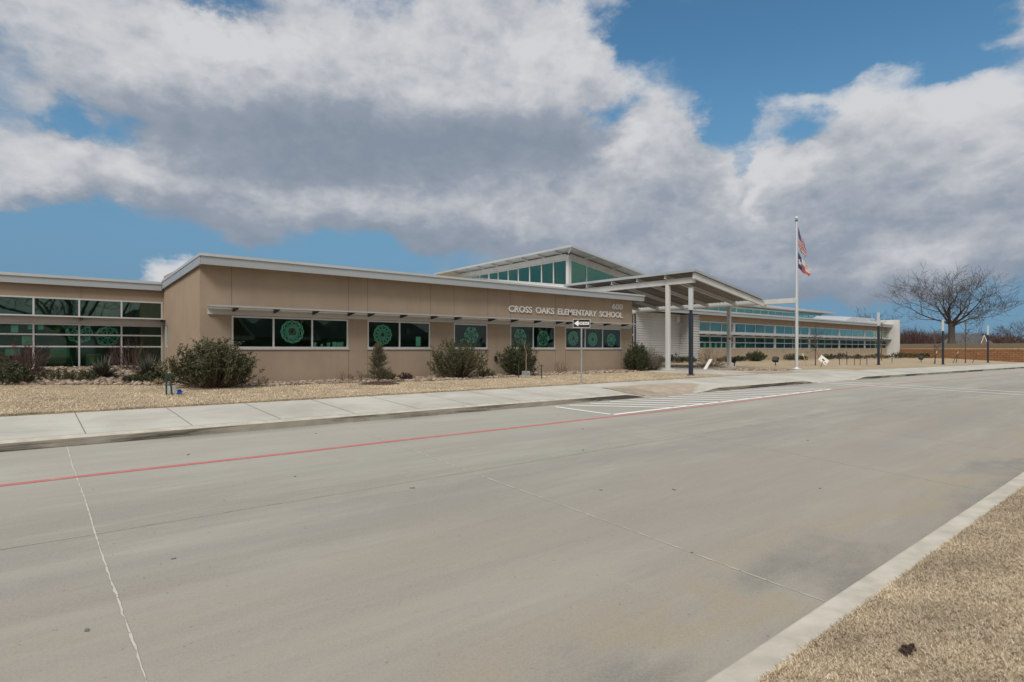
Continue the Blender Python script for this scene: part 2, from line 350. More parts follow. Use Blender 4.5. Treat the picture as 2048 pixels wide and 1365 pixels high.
mat('roof_membrane', (.66, .66, .65), .7, fn=vary((.66, .66, .65), .06, .6))

def glass(name, tint, refl=1.0, gloss=(.70, .93, .84)):
    m = bpy.data.materials.new(name); m.use_nodes = True; t = m.node_tree; t.nodes.clear(); q = NT(t)
    tr = q.n('ShaderNodeBsdfTransparent'); q.set(tr.inputs[0], tint)
    gl_ = q.n('ShaderNodeBsdfGlossy'); gl_.inputs['Roughness'].default_value = .015; q.set(gl_.inputs[0], gloss)
    wob = q.n('ShaderNodeBump'); wob.inputs['Strength'].default_value = .04; wob.inputs['Distance'].default_value = .02
    q.set(wob.inputs['Height'], q.noise(q.n('ShaderNodeNewGeometry').outputs['Position'], 1.1, 1, .4)); t.links.new(wob.outputs[0], gl_.inputs['Normal'])
    fr = q.n('ShaderNodeFresnel'); fr.inputs[0].default_value = 1.52
    f = q.m('MULTIPLY_ADD', fr.outputs[0], 1.15*refl, .0, clamp=True)
    mx = q.n('ShaderNodeMixShader'); q.set(mx.inputs[0], f); t.links.new(tr.outputs[0], mx.inputs[1]); t.links.new(gl_.outputs[0], mx.inputs[2])
    o = q.n('ShaderNodeOutputMaterial'); t.links.new(mx.outputs[0], o.inputs[0]); MATS[name] = m
glass('teal_glass', (.48, .93, .76)); glass('dark_glass', (.38, .84, .66), .45); glass('clear_teal_glass', (.55, .97, .80), 3.4, (.42, .88, .70)); glass('sky_glass', (.34, .78, .66), 2.8, (.62, .92, .76))

# ---------------------------------------------------------------- mesh helpers
class MB:
    def __init__(s): s.v = []; s.f = []; s.m = []; s.cur = 0
    def quad(s, *p):
        i = len(s.v); s.v += [tuple(x) for x in p]; s.f.append(tuple(range(i, i+len(p)))); s.m.append(s.cur); return s
    def box(s, x0, x1, y0, y1, z0, z1):
        return s.hexa([(x0, y0, z0), (x1, y0, z0), (x1, y1, z0), (x0, y1, z0)], [(x0, y0, z1), (x1, y0, z1), (x1, y1, z1), (x0, y1, z1)])
    def hexa(s, lo, hi_):
        n = len(lo); i = len(s.v); s.v += [tuple(p) for p in lo]+[tuple(p) for p in hi_]
        s.f.append(tuple(range(i+n-1, i-1, -1))); s.f.append(tuple(range(i+n, i+2*n))); s.m += [s.cur]*2
        for k in range(n):
            k2 = (k+1) % n; s.f.append((i+k, i+k2, i+n+k2, i+n+k)); s.m.append(s.cur)
        return s
    def bevbox(s, c, half, ax=None, bev=.01):            # chamfered box along axes ax
        ax = ax or (Vector((1, 0, 0)), Vector((0, 1, 0)), Vector((0, 0, 1))); c = Vector(c)
        rings = []
        hx, hy, hz = half
        for dz_, k in ((-hz, bev), (-hz+bev, 0), (hz-bev, 0), (hz, bev)):
            x, y = hx-k, hy-k
            rings.append([c+ax[0]*a+ax[1]*b+ax[2]*dz_ for a, b in ((-x+bev, -y), (x-bev, -y), (x, -y+bev), (x, y-bev), (x-bev, y), (-x+bev, y), (-x, y-bev), (-x, -y+bev))])
        return s.loft(rings)
    def loft(s, rings, cap=True):
        n = len(rings[0]); i = len(s.v)
        for r in rings: s.v += [tuple(p) for p in r]
        for k in range(len(rings)-1):
            for j in range(n):
                j2 = (j+1) % n; a = i+k*n; s.f.append((a+j, a+j2, a+n+j2, a+n+j)); s.m.append(s.cur)
        if cap:
            s.f.append(tuple(range(i+n-1, i-1, -1))); a = i+(len(rings)-1)*n; s.f.append(tuple(range(a, a+n))); s.m += [s.cur]*2
        return s
    def tube(s, pts, rad, n=6, cap=True):
        pts = [Vector(p) for p in pts]
        if not hasattr(rad, '__len__'): rad = [rad]*len(pts)
        rings = []; ref = None
        for k, p in enumerate(pts):
            d = (pts[min(k+1, len(pts)-1)]-pts[max(k-1, 0)])
            d = d.normalized() if d.length > 1e-9 else Vector((0, 0, 1))
            if ref is None: ref = Vector((0, 0, 1)) if abs(d.z) < .9 else Vector((1, 0, 0))
            a = d.cross(ref).normalized(); b = a.cross(d)
            rings.append([p+(a*math.cos(2*math.pi*j/n)+b*math.sin(2*math.pi*j/n))*rad[k] for j in range(n)])
        return s.loft(rings, cap)
    def lathe(s, c, prof, n=16):                         # prof: (radius, z)
        return s.loft([[(c[0]+r*math.cos(2*math.pi*j/n), c[1]+r*math.sin(2*math.pi*j/n), c[2]+z) for j in range(n)] for r, z in prof])
    def grid(s, P, flip=False):
        h, w_ = len(P), len(P[0]); i = len(s.v)
        for r in P: s.v += [tuple(p) for p in r]
        for a in range(h-1):
            for b in range(w_-1):
                f = (i+a*w_+b, i+a*w_+b+1, i+(a+1)*w_+b+1, i+(a+1)*w_+b); s.f.append(f[::-1] if flip else f); s.m.append(s.cur)
        return s
    def build(s, name, mats, parent=None, smooth=False):
        if not isinstance(mats, (list, tuple)): mats = [mats]
        off = parent_loc(parent)
        me = bpy.data.meshes.new(name)
        me.from_pydata([(p[0]-off[0], p[1]-off[1], p[2]-off[2]) for p in s.v], [], s.f)
        for m in mats: me.materials.append(MATS[m])
        if len(mats) > 1: me.polygons.foreach_set('material_index', s.m)
        if smooth: me.polygons.foreach_set('use_smooth', [True]*len(me.polygons))
        me.update()
        o = bpy.data.objects.new(name, me); COL.objects.link(o)
        if parent: o.parent = parent
        return o
def parent_loc(o):
    v = Vector((0, 0, 0))
    while o: v += o.location; o = o.parent
    return v
def raw(name, V, F, m, parent=None):                     # big meshes from numpy arrays of equal-sized faces
    me = bpy.data.meshes.new(name); n, k = F.shape
    me.vertices.add(len(V)); me.vertices.foreach_set('co', np.asarray(V, np.float32).ravel())
    me.loops.add(n*k); me.loops.foreach_set('vertex_index', F.astype(np.int32).ravel())
    me.polygons.add(n); me.polygons.foreach_set('loop_start', np.arange(0, n*k, k, dtype=np.int32)); me.polygons.foreach_set('loop_total', np.full(n, k, np.int32))
    me.update(calc_edges=True); me.materials.append(MATS[m])
    o = bpy.data.objects.new(name, me); COL.objects.link(o)
    if parent: o.parent = parent
    return o
def tag(o, label=None, cat=None, group=None, kind=None):
    if label: o['label'] = label
    if cat: o['category'] = cat
    if group: o['group'] = group
    if kind: o['kind'] = kind
    return o
def thing(name, loc, label, cat, group=None):
    o = bpy.data.objects.new(name, None); COL.objects.link(o); o.location = loc; o.empty_display_size = .3
    return tag(o, label, cat, group)
def rebase(o, loc):                                       # put a one-mesh thing's origin at its base
    o.data.transform(Matrix.Translation(-Vector(loc))); o.location = loc; return o
def copy_tree(o, loc, label=None, rz=None):
    c = o.copy(); COL.objects.link(c); c.location = loc
    if rz is not None: c.rotation_euler.z = rz
    if label: c['label'] = label
    for ch in list(o.children):
        d = ch.copy(); COL.objects.link(d); d.parent = c
        for g in list(ch.children):
            e = g.copy(); COL.objects.link(e); e.parent = d
    return c

# ---------------------------------------------------------------- ground
def sm(a, b, x):
    t = min(1, max(0, (x-a)/(b-a))); return t*t*(3-2*t)
def fall(u): return .0065*max(0., min(u, 110)-30)
def road_z(u, v): return -2.2+.055*v-fall(u)
def kerb_h(u):                                            # far kerb height with its two dropped kerbs
    a = 1-sm(14.5, 15.9, u)*(1-sm(18.3, 20.0, u)); b = 1-sm(26.8, 28.6, u)*(1-sm(32.6, 34.4, u))
    return .15*min(a, b)
def walk_z(u, v): return -2.05+.055*v-fall(u)-(.15-kerb_h(u))*(1-sm(11.75, 13.3, v))
def land(u, v):
    if v < 1.75: return -1.985+.17*min(2.75, 1.75-v)-fall(u)
    if v < 11.75: return road_z(u, v)
    if v < 14.45: return walk_z(u, v)
    z = -1.2525+.01*(min(v, 31)-14.45)-fall(u)*(1-.75*sm(14.45, 24, v))+.42*sm(18.5, 27, v)*(1-sm(3.6, 6.0, u))
    if u > 98.2:
        k = sm(6, 11, v); z += (0-z)*sm(98.2, 98.8, u)*k+1.0*sm(99, 128, u)*k
    return z
us = sorted(set([-500, -200, -90, -50, -30]+[x for x in range(-20, 100, 2)]+[3.6, 4.2, 4.8, 5.4, 98.2, 98.5, 98.8, 100, 104, 108, 112, 116, 120, 124, 128, 135, 150, 180, 230, 300, 450, 700]))
vs = [-500, -200, -80, -40, -20, -10, -5, -2, -1, -.3, .4, 1.1, 1.74, 1.75, 1.9, 11.85, 11.9, 12.3, 12.8, 13.3, 14.45, 14.46, 15, 16, 17, 18, 19, 20, 21, 22, 23, 24, 25, 26, 27, 28, 30, 31, 33, 40, 50, 70, 100, 160, 300, 600]
def lawn_z(u, v): return land(u, v)-(.3 if 1.745 < v < 14.455 and u < 130 else 0)+(.015 if v >= 14.455 or v < 1.745 else 0)
g = MB(); g.grid([[(u, v, lawn_z(u, v)) for u in us] for v in vs])
tag(g.build('ground', 'dry_lawn', smooth=False), 'straw coloured dormant lawn around the school drive', 'lawn', kind='structure')
ru = [-60, -30]+[x*1.0 for x in range(-16, 100, 2)]+[100, 128]
rv = [1.85, 3, 5, 7.03, 9, 11, 11.8]
tag(MB().grid([[(u, v, road_z(u, v)) for u in ru] for v in rv]).build('road', 'road_concrete'), 'pale concrete driveway in front of the school', 'road', kind='structure')
ku = sorted(set([-60, -30]+[x*.5 for x in range(-24, 72)]+[36, 38, 40, 44, 48, 54, 60, 70, 80, 98, 128]))
# far kerb and sidewalk
kb = MB()
prof = lambda u: [(11.74, road_z(u, 11.74)-.1), (11.75, road_z(u, 11.75)+max(.004, kerb_h(u)-.025)), (11.775, road_z(u, 11.775)+max(.006, kerb_h(u))), (11.9, walk_z(u, 11.9)+.003)]
rows = [[(u, *prof(u)[k]) for u in ku] for k in range(4)]
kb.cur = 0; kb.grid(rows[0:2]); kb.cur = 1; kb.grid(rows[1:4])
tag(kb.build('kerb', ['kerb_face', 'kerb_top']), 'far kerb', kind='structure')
sv = [11.9, 12.3, 12.8, 13.3, 13.9, 14.45]
sw = MB().grid([[(u, v, walk_z(u, v)) for u in ku] for v in sv])
sw.grid([[(u, 14.45, walk_z(u, 14.45)) for u in ku], [(u, 14.452, walk_z(u, 14.45)-.2) for u in ku]])
tag(sw.build('sidewalk', 'walk_concrete'), 'concrete sidewalk along the kerb', kind='structure')
# entrance walk
plz = [(25.65, 14.45), (26.1, 15.7), (25.75, 16.8), (25.0, 17.95), (25.3, 19.1), (26.7, 19.9), (27.2, 21), (27.2, 30.8), (39, 30.8), (36, 26.5), (33, 24), (31.9, 22), (31.8, 19.6), (31.1, 18.3), (30.85, 16.9), (31.6, 15.9), (33.3, 15.75), (36.3, 15.95), (38.2, 15.6), (40.5, 14.45)]
def ground2(u, v): return -1.2525+.01*(v-14.45)-fall(u)*(1-.75*sm(14.45, 24, v))
pm = bpy.data.meshes.new('entrance_walk')
pz = [(x, y, ground2(x, y)+.028) for x, y in plz]
pm.from_pydata(pz+[(x, y, z-.25) for x, y, z in pz], [], [tuple(range(len(plz)))]+[(i, i+len(plz), (i+1) % len(plz)+len(plz), (i+1) % len(plz)) for i in range(len(plz))])
pm.materials.append(MATS['walk_concrete']); po = bpy.data.objects.new('path', pm); COL.objects.link(po); tag(po, 'entrance walk', kind='structure')
# near kerb
nk = MB(); nkp = lambda u: [(1.94, road_z(u, 1.94)-.1), (1.935, road_z(u, 1.93)+.115), (1.92, road_z(u, 1.92)+.13), (1.905, road_z(u, 1.9)+.137), (1.705, road_z(u, 1.75)+.155), (1.69, road_z(u, 1.75)+.148), (1.685, road_z(u, 1.75)-.1)]
nu = [-60, -30]+[x*1.0 for x in range(-16, 60, 2)]+[98, 128]
rows = [[(u, *nkp(u)[k]) for u in nu] for k in range(7)]
nk.cur = 1; nk.grid(rows[0:3], True); nk.cur = 0; nk.grid(rows[2:], True)
tag(nk.build('near_kerb', ['kerb_top', 'kerb_red']), 'near kerb', kind='structure')
def ribbon(mb, pts, wd, zf, lift=.004):
    P = [Vector((p[0], p[1], 0)) for p in pts]; rows = [[], []]
    for k, p in enumerate(P):
        d = (P[min(k+1, len(P)-1)]-P[max(k-1, 0)]).normalized(); nn = Vector((-d.y, d.x, 0))
        ww = wd[k] if hasattr(wd, '__len__') else wd
        for r, sgn in ((0, -1), (1, 1)):
            q_ = p+nn*ww*.5*sgn; rows[r].append((q_.x, q_.y, zf(q_.x, q_.y)+lift))
    mb.grid(rows)
def line(a, b, n): return [(a[0]+(b[0]-a[0])*k/n, a[1]+(b[1]-a[1])*k/n) for k in range(n+1)]
jm = MB(); rj = random.Random(3)
for u0 in (.57, 5.1, 10.9):
    pts = []; ws = []
    for k in range(0, 130):
        v = 1.96+k*(11.73-1.96)/129; pts.append((u0+rj.gauss(0, .0025)+.005*math.sin(v*1.7), v)); ws.append(max(.003, .0125+.005*rj.gauss(0, 1)) if u0 < 10 else .014)
    ribbon(jm, pts, ws, road_z)
tag(jm.build('road_joint', 'joint_seal'), kind='structure')
jf = MB()
ribbon(jf, [(x*.5, 7.03+rj.gauss(0, .003)) for x in range(-30, 200)], .010, road_z)
for u0 in (15.4, 20, 24.6, 29.2, 34): ribbon(jf, line((u0, 1.96), (u0, 11.7), 20), .012, road_z)
tag(jf.build('road_joint', 'joint_faint'), kind='structure')
sj = MB()
for k in range(-10, 30):
    u0 = .83+1.58*k
    if 14.6 < u0 < 20: continue
    ribbon(sj, line((u0, 11.95), (u0, 14.44), 10), .014, walk_z)
ribbon(sj, line((-20, 11.92), (14.3, 11.92), 80), .008, walk_z)
for a, b in (((25.7, 14.5), (31, 18.2)), ((26.2, 18.5), (31.5, 18.5)), ((26.9, 21.2), (31.8, 21.2)), ((31.6, 16), (31.6, 14.5)), ((34.5, 15.7), (34.5, 14.5))):
    ribbon(sj, line(a, b, 12), .012, lambda x, y: ground2(x, y)+.028)
tag(sj.build('walk_joint', 'groove'), kind='structure')
bits = MB()
for px_, py_ in ((6.02, 5.30), (6.9, 4.75), (1.05, 5.95), (.35, 4.95), (3.95, 6.75), (.1, 3.4), (2.9, 8.1), (4.3, 10.9), (7.7, 7.2), (9.3, 8.7), (5.1, 3.3), (8.8, 3.6), (12.6, 5.4), (10.2, 10.4), (2.0, 10.2)):
    a = rj.uniform(0, 3.1); c_, s_ = math.cos(a), math.sin(a); L = rj.uniform(.018, .04); wd_ = L*rj.uniform(.25, .6); z = road_z(px_, py_)
    P = [(px_+c_*x-s_*y, py_+s_*x+c_*y) for x, y in ((-L, -wd_*.5), (L*.5, -wd_), (L, wd_*.3), (-L*.4, wd_))]
    bits.hexa([(x, y, z) for x, y in P], [(x, y, z+.008) for x, y in P])
tag(bits.build('litter', 'groove'), 'dark twigs and crumbs scattered on the drive', 'debris', kind='stuff')
# paint
rd = MB(); ribbon(rd, [(x*.5, 9.55+.012*math.sin(x*.7)+.3*sm(14, 26, x*.5)*(1-sm(28, 40, x*.5))) for x in range(-40, 140)], .105, road_z)
tag(rd.build('road_marking', 'red_paint'), 'red fire lane line', kind='structure')
wm = MB(); z5 = lambda x, y: road_z(x, y)+.004
def wl(a, b, wd=.115): ribbon(wm, line(a, b, 12), wd, z5)
wl((11.55, 9.74), (25.6, 10.02)); wl((11.15, 11.45), (11.5, 9.8)); wl((23.7, 11.7), (25.6, 10.05))
for us_ in (11.75, 12.6, 13.48, 14.4, 15.4, 16.4, 17.4, 18.5, 19.5, 20.5, 21.6, 22.7):
    ve = 9.8+.017*(us_-11.5); ue = us_+(11.5-ve)*1.45
    a = (us_, 11.5 if us_ < 17 else 11.62)
    if ue > 25.3: f = (25.2-us_)/(ue-us_); b = (25.2, a[1]+(ve-a[1])*f)
    else: b = (ue, ve)
    wl(a, b)
wl((28.4, 11.72), (32.6, 4.9), .17); wl((29.9, 11.72), (34.8, 4.9), .17)
wl((38.5, 10.0), (39.6, 9.1), .12)
tag(wm.build('crosswalk', 'white_paint'), 'white hatching', kind='structure')
rp = MB()
rpoly = [[(15.15, 11.80), (15.2, 13.35)], [(16.2, 11.80), (16.3, 13.4)], [(17.2, 11.80), (17.3, 13.4)], [(18.2, 11.80), (18.5, 13.4)], [(19.0, 12.1), (19.3, 13.3)], [(20.0, 12.7), (20.1, 13.1)]]
for k in range(len(rpoly)-1):
    (a0, a1), (b0, b1) = rpoly[k], rpoly[k+1]
    P = [[(a0[0]+(b0[0]-a0[0])*s_+((a1[0]+(b1[0]-a1[0])*s_)-(a0[0]+(b0[0]-a0[0])*s_))*t_, a0[1]+(b0[1]-a0[1])*s_+((a1[1]+(b1[1]-a1[1])*s_)-(a0[1]+(b0[1]-a0[1])*s_))*t_) for s_ in (0, .5, 1)] for t_ in (0, .25, .5, .75, 1)]
    rp.grid([[(x, y, walk_z(x, y)+.012) for x, y in row] for row in P])
tag(rp.build('ramp_surface', 'ramp_pavers'), 'tan paved kerb ramp', kind='structure')
rb = MB()
for k in range(26):
    v = 11.95+k*.055; ribbon(rb, line((15.25, v), (16.9-.03*k, v), 6), .02, lambda x, y: walk_z(x, y)+.016)
tag(rb.build('ramp_ribs', 'ramp_ribs'), kind='structure')
rw_ = MB(); zr = lambda x, y: walk_z(x, y)+.016
ribbon(rw_, line((15.12, 11.82), (15.17, 13.35), 6), .05, zr); ribbon(rw_, line((18.35, 11.82), (17.6, 13.4), 6), .035, zr); ribbon(rw_, line((18.35, 11.84), (20.2, 12.75), 6), .025, zr)
tag(rw_.build('ramp_edge', 'joint_seal'), kind='structure')
dirt = MB()
for _ in range(34):
    a, r = rj.uniform(0, 6.28), rj.random()**.7*.058; x, y = 4.2+math.cos(a)*r*1.3, 1.2+math.sin(a)*r*.7
    z = land(x, y)+.03; s_ = rj.uniform(.008, .022); dirt.hexa([(x-s_, y-s_, z-.02), (x+s_, y-s_*.6, z-.02), (x+s_*.7, y+s_, z-.02)], [(x-s_*.5, y-s_*.4, z+s_), (x+s_*.4, y-s_*.3, z+s_*1.2), (x+s_*.3, y+s_*.5, z+s_*.8)])
tag(dirt.build('dirt', 'mulch'), 'dark clod of dirt on the near lawn', kind='stuff')

# ---------------------------------------------------------------- school building
SCH = thing('school_building', (4.45, 21, -1.2), 'long low tan stucco school with shed roofs, green tinted windows and a ribbed white wall', 'school')
def wall(mb, y, th, u0, u1, z0, z1, holes, axis='u'):     # slab with openings; axis 'u' runs along x at y, 'v' along y at x=y
    E = sorted(set([u0, u1]+[c for h in holes for c in h[:2]])); Z = sorted(set([z0, z1]+[c for h in holes for c in h[2:]]))
    solid = {}
    for i in range(len(E)-1):
        for j in range(len(Z)-1):
            cu, cz = (E[i]+E[i+1])/2, (Z[j]+Z[j+1])/2
            solid[i, j] = not any(h[0] < cu < h[1] and h[2] < cz < h[3] for h in holes)
    P = (lambda u, d, z: (u, y+d, z)) if axis == 'u' else (lambda u, d, z: (y+d, u, z))
    for (i, j), s_ in solid.items():
        if not s_: continue
        a, b, c, d = E[i], E[i+1], Z[j], Z[j+1]
        mb.quad(P(a, 0, c), P(b, 0, c), P(b, 0, d), P(a, 0, d)); mb.quad(P(b, th, c), P(a, th, c), P(a, th, d), P(b, th, d))
        for (di, dj, q) in ((-1, 0, [(a, c), (a, d)]), (1, 0, [(b, c), (b, d)]), (0, -1, [(a, c), (b, c)]), (0, 1, [(a, d), (b, d)])):
            if not solid.get((i+di, j+dj), False): mb.quad(P(q[0][0], 0, q[0][1]), P(q[1][0], 0, q[1][1]), P(q[1][0], th, q[1][1]), P(q[0][0], th, q[0][1]))
def window(y, us_, zs, fw=.055, glassm='teal_glass', depth=.07, axis='u', name='window', inset=.03, mull=None):
    """frame bars on the grid us x zs, one glass sheet set in the frame"""
    f = MB(); B = (lambda a, b, c, d, e, g_: f.box(a, b, y+c, y+d, e, g_)) if axis == 'u' else (lambda a, b, c, d, e, g_: f.box(y+c, y+d, a, b, e, g_))
    mw = mull or fw
    for k, u in enumerate(us_):
        a, b = (u, u+fw) if k == 0 else ((u-fw, u) if k == len(us_)-1 else (u-mw/2, u+mw/2))
        B(a, b, 0, depth, zs[0], zs[-1])
    for k, z in enumerate(zs):
        a, b = (z, z+fw) if k == 0 else ((z-fw, z) if k == len(zs)-1 else (z-mw/2, z+mw/2))
        for i in range(len(us_)-1):
            l = us_[i]+(fw if i == 0 else mw/2); r = us_[i+1]-(fw if i == len(us_)-2 else mw/2)
            B(l, r, .003, depth-.003, a, b)
    o = f.build(name, 'alu', SCH)
    p = MB(); yy = y+inset
    if axis == 'u': p.quad((us_[0]+.01, yy, zs[0]+.01), (us_[-1]-.01, yy, zs[0]+.01), (us_[-1]-.01, yy, zs[-1]-.01), (us_[0]+.01, yy, zs[-1]-.01))
    else: p.quad((yy, us_[0]+.01, zs[0]+.01), (yy, us_[-1]-.01, zs[0]+.01), (yy, us_[-1]-.01, zs[-1]-.01), (yy, us_[0]+.01, zs[-1]-.01))
    p.build('pane', glassm, o)
    return o
FW = [[5.41, 6.78, 8.15, 9.54], [10.32, 11.73, 13.17], [14.36, 16.2], [17.54, 18.99, 20.46], [21.17, 22.65, 24.02, 25.56]]
m = MB(); wall(m, 21, .2, 4.45, 26.5, -1.7, 2.85, [(q[0], q[-1], .03, 1.13) for q in FW])
m.build('stucco_wall', 'stucco', SCH)
m = MB(); wall(m, 4.45, .2, 21.2, 27.2, -1.7, 2.95, [(26.31, 26.93, .08, 1.02)], 'v'); m.build('stucco_wall', 'stucco', SCH)
window(4.46, [26.31, 26.93], [.08, 1.02], axis='v')
m = MB(); wall(m, 26.3, .2, 21.2, 31, -1.7, 2.75, [], 'v'); m.build('stucco_wall', 'stucco', SCH)
for q in FW: window(21.02, q, [.03, 1.13], fw=.06)
for q in FW:
    for u in (q[0], q[-1]):
        for z0, z1 in ((1.345, 2.84), (-1.3, -.02)): MB().box(u-.007, u+.007, 20.997, 21.001, z0, z1).build('control_joint', 'sealant', SCH)
for q in FW: MB().box(q[0]-.015, q[-1]+.015, 20.955, 21.03, -.012, .028).build('window_sill', 'alu', SCH)
# sunshade
m = MB(); m.box(4.68, 26.25, 20.93, 20.997, 1.145, 1.335); m.build('shade_fascia', 'white_steel', SCH)
sh = MB(); sh.box(4.6, 26.55, 20.36, 20.90, 1.375, 1.40); sh.box(4.6, 26.55, 20.34, 20.36, 1.36, 1.415)
sho = sh.build('sunshade', 'grey_metal', SCH)
for u in [5.45, 6.78, 8.15, 9.5, 10.32, 11.73, 13.17, 14.36, 16.2, 17.54, 18.99, 20.46, 21.17, 22.65, 24.02, 25.5]:
    MB().hexa([(u-.035, 20.42, 1.335), (u+.035, 20.42, 1.335), (u+.035, 20.93, 1.25), (u-.035, 20.93, 1.25)], [(u-.035, 20.42, 1.374), (u+.035, 20.42, 1.374), (u+.035, 20.93, 1.374), (u-.035, 20.93, 1.374)]).build('bracket', 'dark_metal', sho)
# front block roof and fascia
def rz(v): return 3.03-.045*(v-20.5)
m = MB(); m.hexa([(4.42, 20.56, rz(20.56)-.16), (26.9, 20.56, rz(20.56)-.16), (26.9, 37, rz(37)-.16), (4.42, 37, rz(37)-.16)], [(4.42, 20.56, rz(20.56)-.005), (26.9, 20.56, rz(20.56)-.005), (26.9, 37, rz(37)-.005), (4.42, 37, rz(37)-.005)])
m.build('roof', 'roof_membrane', SCH)
m = MB(); m.box(4.39, 26.95, 20.5, 20.555, 2.70, 2.96); m.hexa([(4.36, 20.558, 2.70), (4.415, 20.558, 2.70), (4.415, 27.06, 2.41), (4.36, 27.06, 2.41)], [(4.36, 20.558, 2.957), (4.415, 20.558, 2.957), (4.415, 27.06, 2.667), (4.36, 27.06, 2.667)])
m.box(26.9, 26.95, 20.56, 22.5, 2.69, 2.955)
m.build('fascia', 'grey_metal', SCH)
m = MB(); m.box(4.34, 26.98, 20.46, 20.557, 2.962, 3.05); m.hexa([(4.34, 20.56, 2.96), (4.44, 20.56, 2.96), (4.44, 27.05, 2.67), (4.34, 27.05, 2.67)], [(4.34, 20.56, 3.05), (4.44, 20.56, 3.05), (4.44, 27.05, 2.755), (4.34, 27.05, 2.755)])
m.build('coping', 'pale_metal', SCH)
m = MB(); m.box(4.7, 26.4, 20.62, 20.98, 2.60, 2.66); 
# letters
def text(body, h, x0, x1, y, z, mname, name, parent, ext=.025, off=.006, axis=None, spacing=1.0, wspace=1.0):
    cu = bpy.data.curves.new('t', 'FONT'); cu.body = body; cu.size = 1; cu.extrude = ext; cu.offset = off; cu.space_character = spacing; cu.space_word = wspace
    to = bpy.data.objects.new('t', cu); COL.objects.link(to); dg = bpy.context.evaluated_depsgraph_get(); dg.update()
    me = bpy.data.meshes.new_from_object(to.evaluated_get(dg)); bpy.data.objects.remove(to)
    P = np.array([v.co[:] for v in me.vertices]); mn, mx = P.min(0), P.max(0)
    sx = (x1-x0)/(mx[0]-mn[0]); sz = h/(mx[1]-mn[1])
    base = parent_loc(parent)
    for v in me.vertices:
        x, yy, zz = v.co; a = (x-mn[0])*sx; b = (yy-mn[1])*sz
        if axis is None: v.co = Vector((x0+a, y-zz, z+b))-base
        else: v.co = Vector(y)+axis[0]*(x0+a)+axis[1]*(z+b)+axis[2]*zz-base
    me.materials.clear(); me.materials.append(MATS[mname]); me.update()
    if name == 'letter':                                   # every cast letter is a part of its own
        par = list(range(len(me.vertices)))
        def fnd(i):
            while par[i] != i: par[i] = par[par[i]]; i = par[i]
            return i
        for e in me.edges: par[fnd(e.vertices[0])] = fnd(e.vertices[1])
        isl = {}
        for p in me.polygons: isl.setdefault(fnd(p.vertices[0]), []).append(p)
        for ps in isl.values():
            ids = sorted({i for p in ps for i in p.vertices}); mp = {i: k for k, i in enumerate(ids)}
            m2 = bpy.data.meshes.new('letter'); m2.from_pydata([me.vertices[i].co[:] for i in ids], [], [[mp[i] for i in p.vertices] for p in ps]); m2.materials.append(MATS[mname])
            o = bpy.data.objects.new('letter', m2); COL.objects.link(o); o.parent = parent
        return
    o = bpy.data.objects.new(name, me); COL.objects.link(o); o.parent = parent
    return o
text('CROSS OAKS ELEMENTARY SCHOOL', .31, 17.40, 25.62, 20.965, 1.735, 'letters', 'letter', SCH, .022, .022, wspace=1.75)
text('600', .31, 24.72, 25.6, 20.965, 2.19, 'letters', 'letter', SCH, .022, .014)
m = MB(); m.bevbox((16.62, 20.94, -.41), (.06, .06, .11), bev=.02); m.build('wall_light', 'black_plastic', SCH)
# left wing: tall glazing in a recess
LU = [4.39-.045-1.325*k for k in range(0, 13)][::-1]; LU[-1] = 4.41
m = MB(); wall(m, 27.2, .2, -11.6, 4.45, -1.7, 2.5, [(LU[0], LU[-1], -.74, .95), (LU[0], LU[-1], 1.19, 1.9)]); m.build('stucco_wall', 'stucco', SCH)
for k in range(0, len(LU)-1, 4):
    seg = LU[k:k+5]
    window(27.19, seg, [1.19, 1.9], fw=.055, glassm='sky_glass'); window(27.19, seg, [-.74, .10, .54, .95], fw=.055)
m = MB(); m.box(LU[0], 4.44, 27.12, 27.188, .955, 1.185); m.build('shade_fascia', 'white_steel', SCH)
sh = MB(); sh.box(LU[0], 4.42, 26.75, 27.115, 1.175, 1.2); sho = sh.build('sunshade', 'pale_metal', SCH)
for u in (4.36, 1.74, -.91): MB().box(u-.04, u+.04, 26.8, 27.118, 1.08, 1.174).build('bracket', 'dark_metal', sho)
m = MB(); m.box(-11.6, 4.35, 27.0, 27.06, 2.345, 2.59); m.build('fascia', 'grey_metal', SCH)
m = MB(); m.box(-11.6, 4.34, 26.96, 27.06, 2.592, 2.69); m.build('coping', 'pale_metal', SCH)
m = MB(); m.hexa([(-11.6, 27.07, 2.45), (4.34, 27.07, 2.45), (4.34, 38, 2.1), (-11.6, 38, 2.1)], [(-11.6, 27.07, 2.66), (4.34, 27.07, 2.66), (4.34, 38, 2.3), (-11.6, 38, 2.3)]); m.build('roof', 'roof_membrane', SCH)
for u in (1.75, -3.5): MB().box(u-.006, u+.006, 27.196, 27.201, 1.9, 2.35).build('control_joint', 'sealant', SCH)
# rooms behind the glass
def room(u0, u1, v0, v1, z0, z1, wm='room_wall', fm='room_floor', cm='room_ceiling', sides=True):
    m = MB()
    m.cur = 0; m.quad((u0, v1, z0), (u1, v1, z0), (u1, v1, z1), (u0, v1, z1))
    if sides: m.quad((u0, v0, z0), (u0, v1, z0), (u0, v1, z1), (u0, v0, z1)); m.quad((u1, v0, z0), (u1, v0, z1), (u1, v1, z1), (u1, v1, z0))
    m.cur = 1; m.quad((u0, v0, z0), (u1, v0, z0), (u1, v1, z0), (u0, v1, z0))
    m.cur = 2; m.quad((u0, v0, z1), (u0, v1, z1), (u1, v1, z1), (u1, v0, z1))
    m.build('room_lining', [wm, fm, cm], SCH)
room(4.67, 9.9, 21.21, 27.0, -1.1, 2.4); room(9.95, 16.9, 21.21, 26.2, -1.1, 2.4); room(16.95, 26.25, 21.21, 27.5, -1.1, 2.4)
